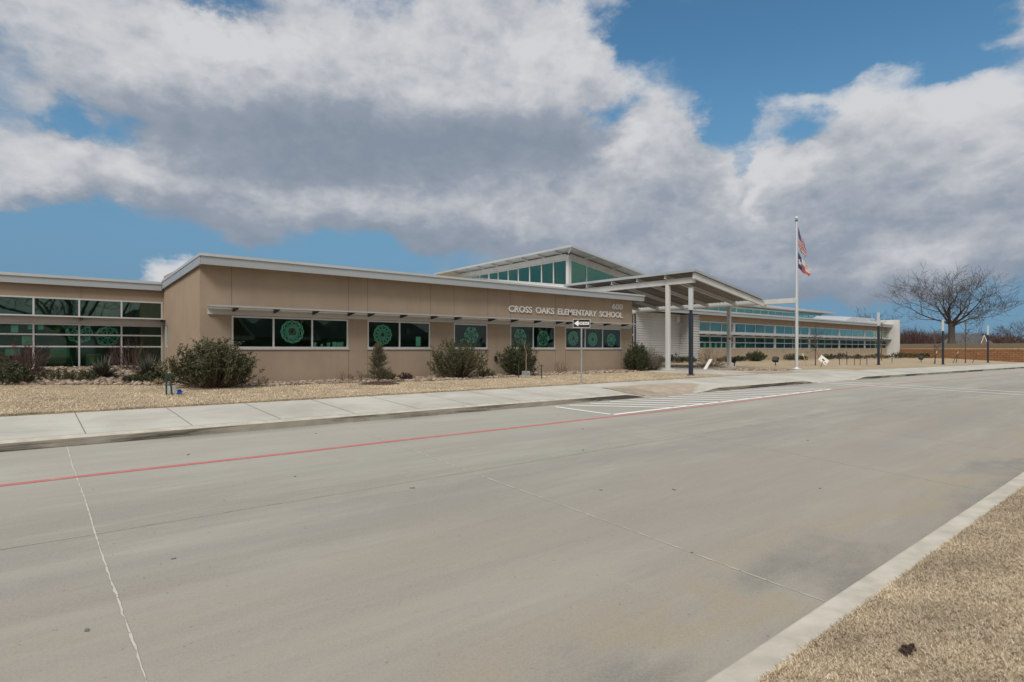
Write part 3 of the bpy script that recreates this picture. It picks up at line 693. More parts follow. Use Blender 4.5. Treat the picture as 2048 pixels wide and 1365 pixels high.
room(-11.5, 4.4, 27.41, 34, -.85, 2.2)
# right wing
RU = [47.48, 49.29, 51.31, 53.41]
bays = [RU]
for a, b in ((53.75, 61.8), (62.15, 70.2), (70.55, 78.75), (79.1, 87.2), (87.55, 95.5)): bays.append([a+(b-a)*k/4 for k in range(5)])
m = MB(); holes = []
for q in bays: holes += [(q[0], q[-1], 1.62, 2.58), (q[0], q[-1], .06, 1.24)]
wall(m, 30, .25, 47.42, 95.6, .055, 3.35, holes); m.build('stucco_wall', 'stucco', SCH)
for q in bays: window(29.99, q, [1.62, 2.58], fw=.08, depth=.1, glassm='sky_glass'); window(29.99, q, [.06, .65, 1.24], fw=.08, depth=.1, glassm='dark_glass')
m = MB(); m.box(47.42, 95.6, 29.93, 30.24, -1.9, .05); m.build('stone_base', 'buff_stone', SCH)
sh = MB(); sh.box(47.4, 95.55, 29.3, 29.97, 1.40, 1.44); sh.box(47.4, 95.55, 29.27, 29.3, 1.37, 1.46); sho = sh.build('sunshade', 'grey_metal', SCH)
for q in bays:
    for u in q: MB().box(u-.04, u+.04, 29.35, 29.985, 1.30, 1.398).build('bracket', 'dark_metal', sho)
m = MB(); m.box(47.4, 95.55, 29.94, 29.988, 1.245, 1.395); m.build('shade_fascia', 'white_steel', SCH)
m = MB(); m.box(47.4, 95.55, 29.95, 29.988, 1.445, 1.615); m.build('shade_fascia', 'white_steel', SCH)
for a, b in zip(bays[:-1], bays[1:]):
    for z0, z1 in ((.06, 1.24), (1.62, 2.58)): MB().box(a[-1]+.003, b[0]-.003, 29.955, 29.998, z0, z1).build('mullion', 'alu', SCH)
m = MB(); m.box(39.3, 96.4, 29.2, 29.27, 3.12, 3.40); m.build('fascia', 'grey_metal', SCH)
m = MB(); m.box(39.25, 96.45, 29.15, 29.28, 3.402, 3.54); m.build('coping', 'pale_metal', SCH)
m = MB(); m.hexa([(39.3, 29.29, 3.2), (96.4, 29.29, 3.2), (96.4, 38.2, 3.75), (39.3, 38.2, 3.75)], [(39.3, 29.29, 3.53), (96.4, 29.29, 3.53), (96.4, 38.2, 4.0), (39.3, 38.2, 4.0)]); m.build('roof', 'roof_membrane', SCH)
room(47.5, 95.5, 30.26, 37, -1.1, 3.0)
# curved white end fin
fin = MB(); pr = [(30.1, -1.9), (28.55, -1.9), (28.6, -1.3), (28.52, -.7), (28.42, -.2), (28.38, .5), (28.38, 4.2), (30.1, 4.2)]
fin.hexa([(95.62, a, b) for a, b in pr], [(95.95, a, b) for a, b in pr]); fin.box(95.62, 95.95, 30.11, 36, -1.9, 4.2)
fin.build('end_wall', 'white_steel', SCH)
m = MB(); m.hexa([(84, 31.5, 3.6), (95.6, 31.5, 3.6), (95.6, 36, 4.0), (84, 36, 4.0)], [(87, 31.5, 4.35), (95.6, 31.5, 4.5), (95.6, 36, 5.0), (87, 36, 4.75)]); m.build('parapet', 'pale_metal', SCH)
# high clerestory over the right wing
CU = [52+2.05*k for k in range(0, 21)]
m = MB(); wall(m, 38, .2, 50, 93.4, 3.6, 5.3, [(CU[0], CU[-1], 4.55, 5.22)]); m.build('clerestory_wall', 'pale_metal', SCH)
for k in range(0, 20, 4): window(37.98, CU[k:k+5], [4.55, 5.22], fw=.1, glassm='clear_teal_glass')
m = MB(); m.hexa([(49.5, 36.6, 5.5), (95, 36.6, 5.32), (95, 46, 5.4), (49.5, 46, 5.6)], [(49.5, 36.6, 5.78), (95, 36.6, 5.6), (95, 46, 5.7), (49.5, 46, 5.85)]); m.build('clerestory_roof', 'pale_metal', SCH)
m = MB(); m.quad((50, 45, 3.6), (93, 45, 3.6), (93, 45, 5.45), (50, 45, 5.45)); m.build('room_lining', 'room_bright', SCH)
# ribbed white wall beside the entrance
def ribbed(mb, pts, z0, z1, pitch=.1, d=.018):
    n = int((z1-z0)/pitch); zs = []
    for k in range(n): zz = z0+k*pitch; zs += [(zz, 0), (zz+pitch*.34, 0), (zz+pitch*.36, d), (zz+pitch*.98, d)]
    zs.append((z1, 0))
    rows = []
    for zz, dd in zs:
        row = []
        for k, (x, y) in enumerate(pts):
            a = Vector(pts[min(k+1, len(pts)-1)])-Vector(pts[max(k-1, 0)]); nn = Vector((a.y, -a.x)).normalized()
            row.append((x+nn.x*dd, y+nn.y*dd, zz))
        rows.append(row)
    mb.grid(rows)
m = MB(); ribbed(m, [(39.5, 31.0), (46.0, 31.0)], -1.3, 3.2, .20, .11); m.build('ribbed_wall', 'ribbed_white', SCH)
m = MB(); ribbed(m, [(46.0, 30.99), (46.0, 30.15), (46.03, 30.06), (46.1, 29.99), (46.2, 29.96), (47.2, 29.96), (47.3, 29.97), (47.38, 30.02), (47.41, 30.1), (47.41, 30.3)], -1.3, 3.12, .22, .11); m.build('ribbed_wall', 'ribbed_white', SCH)
m = MB(); m.bevbox((45.4, 30.86, 2.72), (.22, .13, .24), bev=.03); m.build('wall_light', 'white_steel', SCH)
# entrance glazing
window(31.0, [26.6, 28.7, 30.8, 32.9, 35.0, 37.1, 39.4], [-1.0, 1.2, 3.0], fw=.09, depth=.12)
m = MB(); m.box(26.5, 39.5, 30.9, 31.2, 3.0, 3.4); m.build('entrance_beam', 'white_steel', SCH)
room(26.6, 46, 31.3, 40, -1.05, 3.0)
# lantern: glazed corner under the big tilted roof
GZ = lambda u: 7.02-.155*(u-32.6)                        # head of the glazing
sill = lambda v: 4.93+(6.86-4.93)*(v-32)/14
def lantern_face(pts_lo, pts_hi, name='window'):
    f = MB(); n = len(pts_lo)
    for k in range(n):
        a, b = Vector(pts_lo[k]), Vector(pts_hi[k])
        wv = .05 if k not in (3,) else .11
        d = (Vector(pts_lo[min(k+1, n-1)])-Vector(pts_lo[max(k-1, 0)])); d.z = 0; d.normalize(); nn = Vector((d.y, -d.x, 0))
        f.hexa([a-d*wv+nn*.05, a+d*wv+nn*.05, a+d*wv-nn*.05, a-d*wv-nn*.05], [b-d*wv+nn*.05, b+d*wv+nn*.05, b+d*wv-nn*.05, b-d*wv-nn*.05])
    for P in (pts_lo, pts_hi): f.tube([P[0], P[-1]], .07, 4)
    o = f.build(name, 'white_steel', SCH)
    p = MB()
    for k in range(n-1): p.quad(pts_lo[k], pts_lo[k+1], pts_hi[k+1], pts_hi[k])
    p.build('pane', 'clear_teal_glass', o)
LV = [32.15, 33.65, 35.05, 36.5, 37.95, 39.3, 40.7, 42.05, 43.4, 44.7, 45.7]
lantern_face([(32.6, v, sill(v)) for v in LV[::-1]], [(32.6, v, 7.0-.009*(v-32)) for v in LV[::-1]])
LX = [32.75, 34.6, 38.0, 38.7, 41.5, 44.5]
lantern_face([(u, 32, 4.93) for u in LX], [(u, 32, GZ(u)) for u in LX])
m = MB(); m.box(32.45, 32.75, 31.85, 32.15, 4.5, 7.3); m.build('lantern_post', 'white_steel', SCH)
m = MB(); m.hexa([(32.5, 32.16, 7.03), (32.7, 32.16, 7.03), (32.7, 47, 6.9), (32.5, 47, 6.9)], [(32.5, 32.16, 7.42), (32.7, 32.16, 7.42), (32.7, 47, 7.28), (32.5, 47, 7.28)])
m.hexa([(32.76, 31.9, GZ(32.76)+.02), (47, 31.9, GZ(47)+.02), (47, 32.1, GZ(47)+.02), (32.76, 32.1, GZ(32.76)+.02)], [(32.76, 31.9, GZ(32.76)+.42), (47, 31.9, GZ(47)+.42), (47, 32.1, GZ(47)+.42), (32.76, 32.1, GZ(32.76)+.42)])
m.build('lantern_header', 'white_steel', SCH)
m = MB(); m.hexa([(32.5, 31.95, 3.0), (32.72, 31.95, 3.0), (32.72, 46.2, 3.0), (32.5, 46.2, 3.0)], [(32.5, 31.95, 4.9), (32.72, 31.95, 4.9), (32.72, 46.2, 6.84), (32.5, 46.2, 6.84)])
m.box(32.73, 47, 31.93, 32.1, 3.0, 4.9)
m.hexa([(27.5, 31.9, 3.0), (32.49, 31.9, 3.0), (32.49, 46, 3.0), (27.5, 46, 3.0)], [(27.5, 31.9, 4.6), (32.49, 31.9, 4.72), (32.49, 46, 6.6), (27.5, 46, 6.45)])
m.build('lantern_base', 'roof_membrane', SCH)
LR = lambda u, v: 7.77-.157*(u-31.6)-.013*(v-30.7)
m = MB(); c4 = [(31.6, 30.7), (48.5, 30.7), (48.5, 49.6), (31.6, 49.6)]
m.cur = 0; m.hexa([(x, y, LR(x, y)-.07) for x, y in c4], [(x, y, LR(x, y)) for x, y in c4])
m.build('lantern_roof', 'pale_metal', SCH)
m = MB()
def slope_bar(mb, u0, u1, v0, v1, f, top, bot): mb.hexa([(u0, v0, f(u0, v0)+bot), (u1, v0, f(u1, v0)+bot), (u1, v1, f(u1, v1)+bot), (u0, v1, f(u0, v1)+bot)], [(u0, v0, f(u0, v0)+top), (u1, v0, f(u1, v0)+top), (u1, v1, f(u1, v1)+top), (u0, v1, f(u0, v1)+top)])
slope_bar(m, 31.54, 31.598, 30.64, 49.6, LR, .03, -.13); slope_bar(m, 31.6, 48.5, 30.64, 30.698, LR, .03, -.13)
m.build('lantern_fascia', 'pale_metal', SCH)
for k, v in enumerate([32.6, 34.6, 36.6, 38.6, 40.6, 42.6, 44.6, 46.6]):
    m = MB(); slope_bar(m, 31.65, 32.49, v-.05, v+.05, LR, -.075, -.22); m.build('outrigger', 'white_steel', SCH)
for u in (34.3, 37.6, 40.9, 44.2):
    m = MB(); slope_bar(m, u-.05, u+.05, 30.75, 31.89, LR, -.075, -.22); m.build('outrigger', 'white_steel', SCH)
m = MB(); a, b = Vector((31.7, 30.8, LR(31.7, 30.8)-.1)), Vector((32.5, 31.9, LR(32.5, 31.9)-.16)); m.tube([a, b], .08, 4); m.build('outrigger', 'white_steel', SCH)
lantern_face([(u, 46, 4.6) for u in (33, 36, 39, 42, 45, 47)][::-1], [(u, 46, LR(u, 46)-.35) for u in (33, 36, 39, 42, 45, 47)][::-1], 'rear_window')
m = MB(); m.cur = 0; m.quad((33, 46, 3.5), (47, 46, 3.5), (47, 46, 4.6), (33, 46, 4.6)); m.quad((47, 32.2, 3.5), (47, 32.2, 4.8), (47, 46, 4.7), (47, 46, 3.5)); m.quad((32.8, 32.2, 3.5), (47, 32.2, 3.5), (47, 46, 3.5), (32.8, 46, 3.5))
m.build('room_lining', 'room_bright', SCH)

# ---------------------------------------------------------------- entrance canopy
CAN = thing('entrance_canopy', (31, 19.5, -1.2), 'tilted steel entrance canopy on two tall white columns beside the front block', 'canopy')
CZ = lambda u, v=0: 4.19-.15*(u-27.3)
m = MB(); v0, v1 = 17.5, 27.2
prof = []; u = 27.3                                        # ribbed deck, ribs across the fall
n = 37
lo = []; 
for k in range(n*4+1):
    vv = v0+(v1-v0)*k/(n*4); lo.append((vv, -.075 if k % 4 in (0, 1) else -.03))
m.grid([[(uu, vv, CZ(uu)+dd) for vv, dd in lo] for uu in (27.3, 29.8, 32.2, 34.7)], True)
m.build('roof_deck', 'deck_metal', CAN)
m = MB(); slope_bar(m, 27.3, 34.7, v0, v1, CZ, .02, -.018); m.build('roof_sheet', 'pale_metal', CAN)
m = MB(); slope_bar(m, 27.24, 27.297, v0-.06, v1, CZ, .045, -.09); slope_bar(m, 27.3, 34.75, v0-.06, v0-.003, CZ, .045, -.09)
m.build('roof_edge', 'grey_metal', CAN)
for v in (19.43, 21.35, 23.25, 25.3, 27.0):
    m = MB(); slope_bar(m, 27.36, 34.9, v-.06, v+.06, CZ, -.077, -.105); slope_bar(m, 27.36, 34.9, v-.02, v+.02, CZ, -.106, -.24); slope_bar(m, 27.36, 34.9, v-.06, v+.06, CZ, -.241, -.27)
    m.build('purlin', 'white_steel', CAN)
m = MB(); slope_bar(m, 27.4, 35.2, 17.56, 17.70, CZ, -.095, -.42); m.build('front_beam', 'white_steel', CAN)
zb = CZ(27.65)-.275
m = MB(); m.box(27.55, 27.75, 17.71, 27.1, zb-.03, zb); m.box(27.62, 27.68, 17.71, 27.1, zb-.26, zb-.031); m.box(27.55, 27.75, 17.71, 27.1, zb-.29, zb-.261); m.build('main_beam', 'white_steel', CAN)
m = MB(); m.box(34.93, 35.35, 15.8, 27.6, 2.74, 2.80); m.box(34.93, 34.97, 15.8, 27.6, 2.801, 3.02); m.box(35.31, 35.35, 15.8, 27.6, 2.801, 3.06); m.box(34.971, 35.309, 15.8, 15.85, 2.801, 2.98); m.build('gutter', 'white_steel', CAN)
for (cu_, cv_, top) in ((27.66, 19.43, zb-.292), (35.22, 20.06, 2.738)):
    m = MB(); m.bevbox((cu_, cv_, (top-1.1)/2), (.11, .11, (top+1.1)/2), bev=.02); m.bevbox((cu_, cv_, -1.085), (.2, .2, .015), bev=.005); co_ = m.build('column', 'white_steel', CAN)
    m = MB(); m.lathe((cu_, cv_, -1.3), [(.46, 0), (.46, .17), (.44, .2), (.0, .2)], 20); m.build('footing', 'walk_concrete', co_)
cs = thing('notice_plate', (35.1, 19.93, .6), 'small white and red notice on the far canopy column', 'notice')
m = MB(); m.box(35.09, 35.105, 19.85, 20.01, .55, .95); m.build('plate', 'sign_white', cs)
m = MB(); m.box(35.085, 35.0895, 19.87, 19.99, .62, .74); m.build('red_panel', 'sign_red', cs)

# ---------------------------------------------------------------- things in the school windows
def snowflake(x, z, y, r, kind, label):
    """cut paper star hung flat inside the glass: rings, lobes, spokes and cut-out dots"""
    m = MB(); rr = random.Random(int(x*37)+kind)
    lob = (12, 12, 6, 8, 10, 6)[kind % 6]
    nr = (4, 5, 3, 3, 4, 3)[kind % 6]
    def P(a, q, sq=1.0): return (x+math.cos(a)*q*sq, y, z+math.sin(a)*q)
    def strip(pts, wd):
        for k in range(len(pts)-1):
            a, b = Vector(pts[k]), Vector(pts[k+1]); d = (b-a)
            if d.length < 1e-6: continue
            d.normalize(); nn = Vector((-d.z, 0, d.x))*wd*.5
            m.hexa([a-nn+Vector((0, -.001, 0)), b-nn+Vector((0, -.001, 0)), b+nn+Vector((0, -.001, 0)), a+nn+Vector((0, -.001, 0))], [a-nn, b-nn, b+nn, a+nn])
    N = 72
    for k in range(nr):
        q = r*(1-.21*k*(4/ max(nr, 4))); amp = (.045, .03, .07, .05, .02, .05)[kind % 6]*(1 if k % 2 == 0 else -1)
        strip([P(2*math.pi*i/N, q*(1-amp+amp*math.cos(lob*2*math.pi*i/N))) for i in range(N+1)], r*(.10 if k == 0 else .08))
    for i in range(lob):
        a = 2*math.pi*i/lob+.1
        if kind in (0, 1, 4): strip([P(a, r*.18), P(a+.5*math.pi/lob, r*.5), P(a, r*.93)], r*.08); strip([P(a, r*.18), P(a-.5*math.pi/lob, r*.5), P(a, r*.93)], r*.08)
        elif kind in (2, 5):
            for q, s in ((.8, .16), (.5, .13)): strip([(x+math.cos(a)*r*q+math.cos(t*math.pi/4)*r*s, y, z+math.sin(a)*r*q+math.sin(t*math.pi/4)*r*s) for t in range(9)], r*.095)
            strip([P(a, r*.1), P(a, r*.42)], r*.06)
        else:
            strip([P(a, r*.1), P(a, r*.9)], r*.12)
            for q in (.45, .68): strip([P(a-.35*math.pi/lob*1.6, r*(q+.1)), P(a, r*q), P(a+.35*math.pi/lob*1.6, r*(q+.1))], r*.07)
    if kind in (1, 4): strip([P(2*math.pi*i/24, r*.3) for i in range(25)], r*.10)
    o = m.build('paper_snowflake', 'paper'); tag(o, label, 'paper snowflake', 'paper snowflakes in the windows'); rebase(o, (x, y, z-r)); return o
for a in ((7.50, .63, 21.22, .40, 1, 'dense round paper snowflake alone in the middle pane of the three-pane window'),
          (11.08, .58, 21.22, .39, 0, 'scalloped concentric paper snowflake in the left pane of the two-pane window behind the juniper'),
          (15.44, .63, 21.22, .37, 2, 'open round paper snowflake of circles in the single-pane window'),
          (14.89, .35, 21.22, .095, 4, 'tiny paper snowflake low in the single-pane window'),
          (18.33, .62, 21.22, .36, 2, 'paper snowflake in the left pane above the staked bush'),
          (19.83, .54, 21.22, .38, 5, 'paper snowflake in the right pane above the staked bush'),
          (21.96, .57, 21.22, .36, 4, 'lopsided paper snowflake just left of the one way sign post'),
          (23.45, .53, 21.22, .35, 1, 'paper snowflake in the middle pane right of the one way sign post'),
          (24.96, .50, 21.22, .35, 3, 'paper snowflake in the pane nearest the entrance canopy'),
          (1.72, .64, 27.5, .40, 3, 'paper snowflake behind the mullion of the left wing glazing'),
          (2.60, .50, 27.5, .38, 3, 'wide paper snowflake with spokes crossing a rail of the left wing glazing')):
    snowflake(a[0], a[1], a[2], a[3], a[4], a[5])
for k, (x, s) in enumerate(((8.35, 1), (8.62, .7), (8.88, .95), (9.1, 1.1), (9.26, 1.0), (9.4, 1.1))):
    o = MB().lathe((x, 21.32, .075), [(.055*s, 0), (.06*s, .02), (.075*s, .17*s), (.078*s, .18*s), (.066*s, .18*s), (.05*s, .03)], 12).build('cup', 'paper')
    rebase(o, (x, 21.32, .075)); tag(o, ('leftmost pale cup', 'short pale cup second from the left', 'third pale cup', 'fourth pale cup', 'fifth pale cup', 'rightmost pale cup')[k]+' on the sill below the third pane', 'cup', 'cups on the window sill')
SILL = MB().box(5.5, 9.5, 21.21, 21.5, .045, .074).build('sill_board', 'pale_cabinet', SCH)
def board(x0, x1, y, z0, z1, m_, name, label, cat, group=None, t=.006):
    o = MB().box(x0, x1, y, y+t, z0, z1).build(name, m_); rebase(o, ((x0+x1)/2, y, z0)); return tag(o, label, cat, group)
board(12.62, 12.84, 21.25, .12, .52, 'paper', 'paper_sheet', 'tall pale paper in the right pane of the two-pane window', 'paper', 'papers on the glass')
for x0, x1, z0, z1, lb in ((-.25, -.05, .60, .88, 'small pale paper leftmost in the top row of the left wing glazing'), (.22, .40, .72, .96, 'pale paper left of the mullion in the left wing glazing'), (.50, .66, .72, .96, 'pale paper right of the mullion in the left wing glazing'),
                       (.05, .33, .12, .48, 'pale paper in the middle row of the left wing glazing'), (-.40, .0, -.22, .02, 'wide pale paper in the bottom row of the left wing glazing')):
    board(x0, x1, 27.45, z0, z1, 'paper', 'paper_sheet', lb, 'paper', 'papers on the glass')
ln = MB().lathe((1.08, 27.75, .62), [(.01, 0), (.07, .01), (.07, .06), (.13, .07), (.09, .11), (.06, .12), (.06, .15), (.15, .16), (.10, .20), (.02, .24), (.012, .32)], 12).build('paper_lantern', 'paper_cream'); rebase(ln, (1.08, 27.75, .62)); tag(ln, 'cream pagoda shaped paper lantern hanging in the left wing window', 'lantern')
ez = thing('easel', (1.15, 28.3, -.85), 'wooden easel with slanted legs standing inside the left wing window', 'easel')
for a, b in (((.72, 28.25, -.85), (.92, 28.35, .15)), ((1.62, 28.25, -.85), (1.42, 28.35, .15))): MB().tube([a, b], .025, 6).build('leg', 'wood', ez)
MB().box(.80, 1.54, 28.24, 28.28, -.35, -.30).build('ledge', 'wood', ez); MB().box(.86, 1.46, 28.29, 28.31, -.29, .1).build('board', 'pale_cabinet', ez)
for x0, x1, z1, lb in ((.25, .62, -.25, 'pale green cabinet beside the easel inside the left wing'), (2.0, 2.45, -.18, 'pale low cabinet right of the easel inside the left wing'), (3.55, 3.95, .12, 'tan cupboard near the right end of the left wing glazing'), (-.9, -.3, -.1, 'pale cupboard at the left end of the left wing glazing')):
    c = thing('cabinet', ((x0+x1)/2, 28.7, -.85), lb, 'cabinet', 'cabinets in the left wing')
    MB().bevbox(((x0+x1)/2, 28.7, (z1-.85)/2), ((x1-x0)/2, .22, (z1+.85)/2), bev=.012).build('body', 'pale_cabinet', c)
    for q in (-1, 1):
        d = MB().box((x0+x1)/2+(.01 if q > 0 else -(x1-x0)/2+.03), (x0+x1)/2+((x1-x0)/2-.03 if q > 0 else -.01), 28.465, 28.479, -.75, z1-.06).build('door', 'wood', c)
rp_ = random.Random(12); cols_ = ['paper_blue', 'paper_pink', 'paper_orange', 'paper_teal', 'paper_cream', 'paper']
names_ = {'paper_blue': 'blue', 'paper_pink': 'pink', 'paper_orange': 'orange', 'paper_teal': 'teal', 'paper_cream': 'cream', 'paper': 'white'}
i_ = 0
for bx in range(2):
    for cx_ in range(5):
        for cz_ in range(2):
            if (cx_+cz_) % 2: continue
            x0 = 54.0+bx*2.05+cx_*.36; z0 = .16+cz_*.28; c = cols_[i_ % 6]; i_ += 1
            board(x0, x0+.28, 30.3, z0+(.6 if bx == 0 and cx_ == 2 else 0), z0+.22+(.6 if bx == 0 and cx_ == 2 else 0), c, 'paper_square', names_[c]+' craft paper square in the far wing window behind the canopy column', 'paper', 'coloured papers in the far wing', .01)
for k in range(6):
    x0 = 47.8+k*.95; board(x0, x0+.42, 30.32, .1, .6, 'paper', 'hanging_paper', 'pale hanging panel low in the far wing window nearest the ribbed wall', 'paper panel', 'pale panels in the far wing', .01)

# ---------------------------------------------------------------- street furniture
SG = thing('one_way_sign', (15.8, 14.85, -1.25), 'black and white one way sign with a left arrow on a thin grey post', 'street sign')
MB().tube([(15.8, 14.85, -1.4), (15.8, 14.85, 1.12)], .030, 8).build('post', 'galvanised', SG)
sx, sy = Vector((.766, -.643, 0)), Vector((0, 0, 1)); sn = Vector((-.643, -.766, 0)); sc_ = Vector((15.8, 14.85, .95))+sn*.04
def face(pts, dn, m_, name, par, th=.003):
    a = [sc_+sx*p[0]+sy*p[1]+sn*dn for p in pts]; return MB().hexa([q-sn*th for q in a], a).build(name, m_, par)
SWH, SHH = .315, .155
pl = face([(-SWH, -SHH), (SWH, -SHH), (SWH, SHH), (-SWH, SHH)], 0, 'sign_white', 'sign_plate', SG, .004)
face([(-SWH+.012, -SHH+.012), (SWH-.012, -SHH+.012), (SWH-.012, SHH-.012), (-SWH+.012, SHH-.012)], .003, 'sign_black', 'sign_face', pl, .002)
face([(-.275, 0), (-.12, -.11), (-.12, -.052), (.27, -.052), (.27, .052), (-.12, .052), (-.12, .11)], .006, 'sign_white', 'arrow', pl, .002)
text('ONE WAY', .070, -.11, .25, sc_+sn*.008, -.035, 'sign_black', 'lettering', pl, .001, .02, (sx, sy, sn))
def lamp(loc, h, lab):
    t = thing('lamp_post', loc, lab, 'lamp post', 'lamp posts along the walk'); x, y, z = loc
    MB().lathe((x, y, z-.1), [(.19, 0), (.19, .12), (.17, .15), (.11, .17), (.10, .18)], 16).build('base', 'navy_metal', t)
    k = h*.70
    MB().bevbox((x, y, z+(.08+k)/2), (.085, .085, (k-.08)/2), bev=.02).build('post', 'navy_metal', t)
    MB().lathe((x, y, z+k), [(.07, 0), (.085, .03), (.085, .09), (.06, .11), (.06, .14), (.09, .15), (.09, .2)], 14).build('collar', 'navy_metal', t)
    MB().bevbox((x, y, z+(k+.2+h)/2), (.085, .085, (h-k-.2)/2), bev=.012).build('light_column', 'lamp_white', t)
    MB().bevbox((x, y, z+h+.012), (.095, .095, .01), bev=.004).build('cap', 'lamp_white', t)
    return t
for loc, h, lb in (((24.06, 15.63, -1.24), 4.1, 'nearest navy lamp post with a square white light column, in front of the canopy'),
                   ((55.29, 17.92, -1.35), 4.45, 'navy and white lamp post before the far end of the right wing'),
                   ((66.49, 16.15, -1.46), 4.25, 'navy and white lamp post in front of the big oak trunk'),
                   ((85.77, 16.52, -1.56), 4.3, 'farthest navy and white lamp post before the block retaining wall')): lamp(loc, h, lb)
FP = thing('flagpole', (37.85, 16.92, -1.27), 'tall pale metal flagpole with a ball top beside the canopy', 'flagpole')
MB().tube([(37.85, 16.92, -1.3), (37.85, 16.92, 1), (37.85, 16.92, 8.25)], [.10, .095, .05], 14).build('shaft', 'pole_metal', FP)
MB().lathe((37.85, 16.92, 8.36), [(0.001, -.11), (.045, -.09), (.08, -.05), (.1, 0), (.08, .06), (.045, .09), (.001, .1)], 14).build('ball', 'pole_metal', FP)
MB().lathe((37.85, 16.92, 8.14), [(.075, 0), (.085, .03), (.06, .1)], 12).build('truck', 'dark_metal', FP)
MB().lathe((37.85, 16.92, -1.32), [(.32, 0), (.32, .07), (.30, .09), (.16, .11), (.12, .17)], 18).build('base', 'pole_metal', FP)
MB().tube([(37.95, 16.85, 8.1), (37.97, 16.84, 4), (37.96, 16.85, 0)], .008, 4).build('halyard', 'pole_metal', FP)
fx = Vector((.766, -.643, 0)); fd = Vector((.643, .766, 0))
def flag(name, top, hoist, fly, droop, cell, lab, mats, split=None):
    """cloth hanging from its hoist: rows down the hoist, columns out along the fly, folding as it falls"""
    m = MB(); H, L = 26, 30; o = Vector((37.85, 16.92, 0))+fx*.10
    def pos(s, t):                                        # s along the fly, t down the hoist
        x = fly*(s**1.15)*(1-.30*t*s); z = top-hoist*t*(1-.55*s)-droop*(s**.92)*(1+.05*math.sin(3*t))
        w_ = math.sin(s*9+t*3.2)*.10*s+math.sin(s*4-t*5)*.08*s
        x += .05*math.sin(s*11+t*6)*s
        return o+fx*x+fd*w_+Vector((0, 0, z))
    for a in range(H):
        for b in range(L):
            m.cur = cell((b+.5)/L, (a+.5)/H); m.quad(pos(b/L, a/H), pos((b+1)/L, a/H), pos((b+1)/L, (a+1)/H), pos(b/L, (a+1)/H))
    ob = m.build(name, mats, None, True); md = ob.modifiers.new('cloth', 'SOLIDIFY'); md.thickness = .006
    rebase(ob, (37.85, 16.92, top-hoist)); return tag(ob, lab, 'flag', 'flags on the flagpole')
def us_cell(s, t):
    if s < .40 and t < 7/13:
        return 1 if int(s*30) % 3 == 1 and int(t*26) % 4 == (1 if int(s*30) % 2 else 3) else 2
    return int(t*13) % 2
flag('us_flag', 7.86, 1.15, .56, 1.52, us_cell, 'limp flag of red and white stripes with a starred blue corner, upper on the pole', ['flag_red', 'flag_white', 'flag_blue'])
def tx_cell(s, t):
    if s < .34:
        dx, dy = (s-.17)*1.5, t-.5; a = math.atan2(dx, -dy); q = math.hypot(dx, dy); k = abs(((a/(2*math.pi/5)+.5) % 1)-.5)*2
        return 1 if q < .24*(1-.62*k) else 2
    return 1 if t < .46 else 0
flag('state_flag', 6.22, 1.0, .86, 1.15, tx_cell, 'limp blue flag with white star and faded red tail, lower on the pole', ['flag_faded', 'flag_white', 'flag_blue'])
def flood(loc, rz_, lb):
    t = thing('floodlight', loc, lb, 'floodlight', 'ground floodlights in the lawn'); x, y, z = loc
    MB().tube([(x, y, z-.1), (x, y, z+.28)], .035, 8).build('stake', 'black_plastic', t)
    d = Vector((math.cos(rz_), math.sin(rz_), .55)).normalized(); c = Vector((x, y, z+.48)); s_ = d.cross(Vector((0, 0, 1))).normalized(); u_ = s_.cross(d)
    MB().bevbox(c, (.22, .20, .13), (s_, u_, d), .05).build('housing', 'black_plastic', t)
    MB().bevbox(c+d*.135, (.17, .15, .01), (s_, u_, d), .005).build('lens', 'dark_metal', t)
    MB().tube([Vector((x, y, z+.26))-s_*.0, Vector((x, y, z+.3))-s_*.24, c-s_*.24], .018, 6).build('bracket', 'black_plastic', t)
flood((36.95, 20.65, -1.21), 2.2, 'square black floodlight just right of the far canopy column')
flood((43.05, 20.79, -1.23), 3.0, 'black floodlight on the open lawn left of the flagpole')
flood((72.47, 19.51, -1.37), 2.6, 'black floodlight near the end of the far wing')
y1 = thing('yard_sign', (30.9, 19.1, -1.21), 'narrow white board leaning beside the far canopy column', 'yard sign')
a = Vector((30.85, 19.1, -1.18)); b = Vector((31.15, 18.9, -.58)); d = (b-a).normalized(); s_ = Vector((.64, .77, 0)).normalized()
MB().bevbox((a+b)/2, (.10, .012, (b-a).length/2), (sx, s_.cross(Vector((0, 0, 1))).cross(d).normalized() if False else (d.cross(sx)).normalized(), d), .004).build('board', 'sign_white', y1)
MB().tube([a+Vector((.1, .12, -.1)), (a+b)/2+Vector((.02, .03, 0))], .012, 5).build('prop', 'galvanised', y1)
y2 = thing('yard_sign', (44, 17.87, -1.29), 'tilted white board with dark and red print on a short stake, right of the flagpole', 'yard sign')
c = Vector((44.1, 17.8, -.78)); d1 = Vector((.60, -.52, -.62)).normalized(); d2 = Vector((.45, -.35, .8)).normalized(); d2 = (d2-d1*d2.dot(d1)).normalized(); n3 = d1.cross(d2)
if n3.y > 0: n3 = -n3
yb = MB().bevbox(c, (.34, .21, .008), (d1, d2, d1.cross(d2)), .003).build('board', 'sign_white', y2)
MB().bevbox(c+n3*.011-d1*.03, (.10, .045, .002), (d1, d2, d1.cross(d2)), .0005).build('print', 'sign_black', yb)
MB().bevbox(c+n3*.011+d1*.22-d2*.1, (.09, .03, .002), (d1, d2, d1.cross(d2)), .0005).build('print', 'sign_red', yb)
MB().tube([(43.85, 17.95, -1.4), c+Vector((-.03, .03, -.05))], .022, 6).build('stake', 'stake_dark', y2)

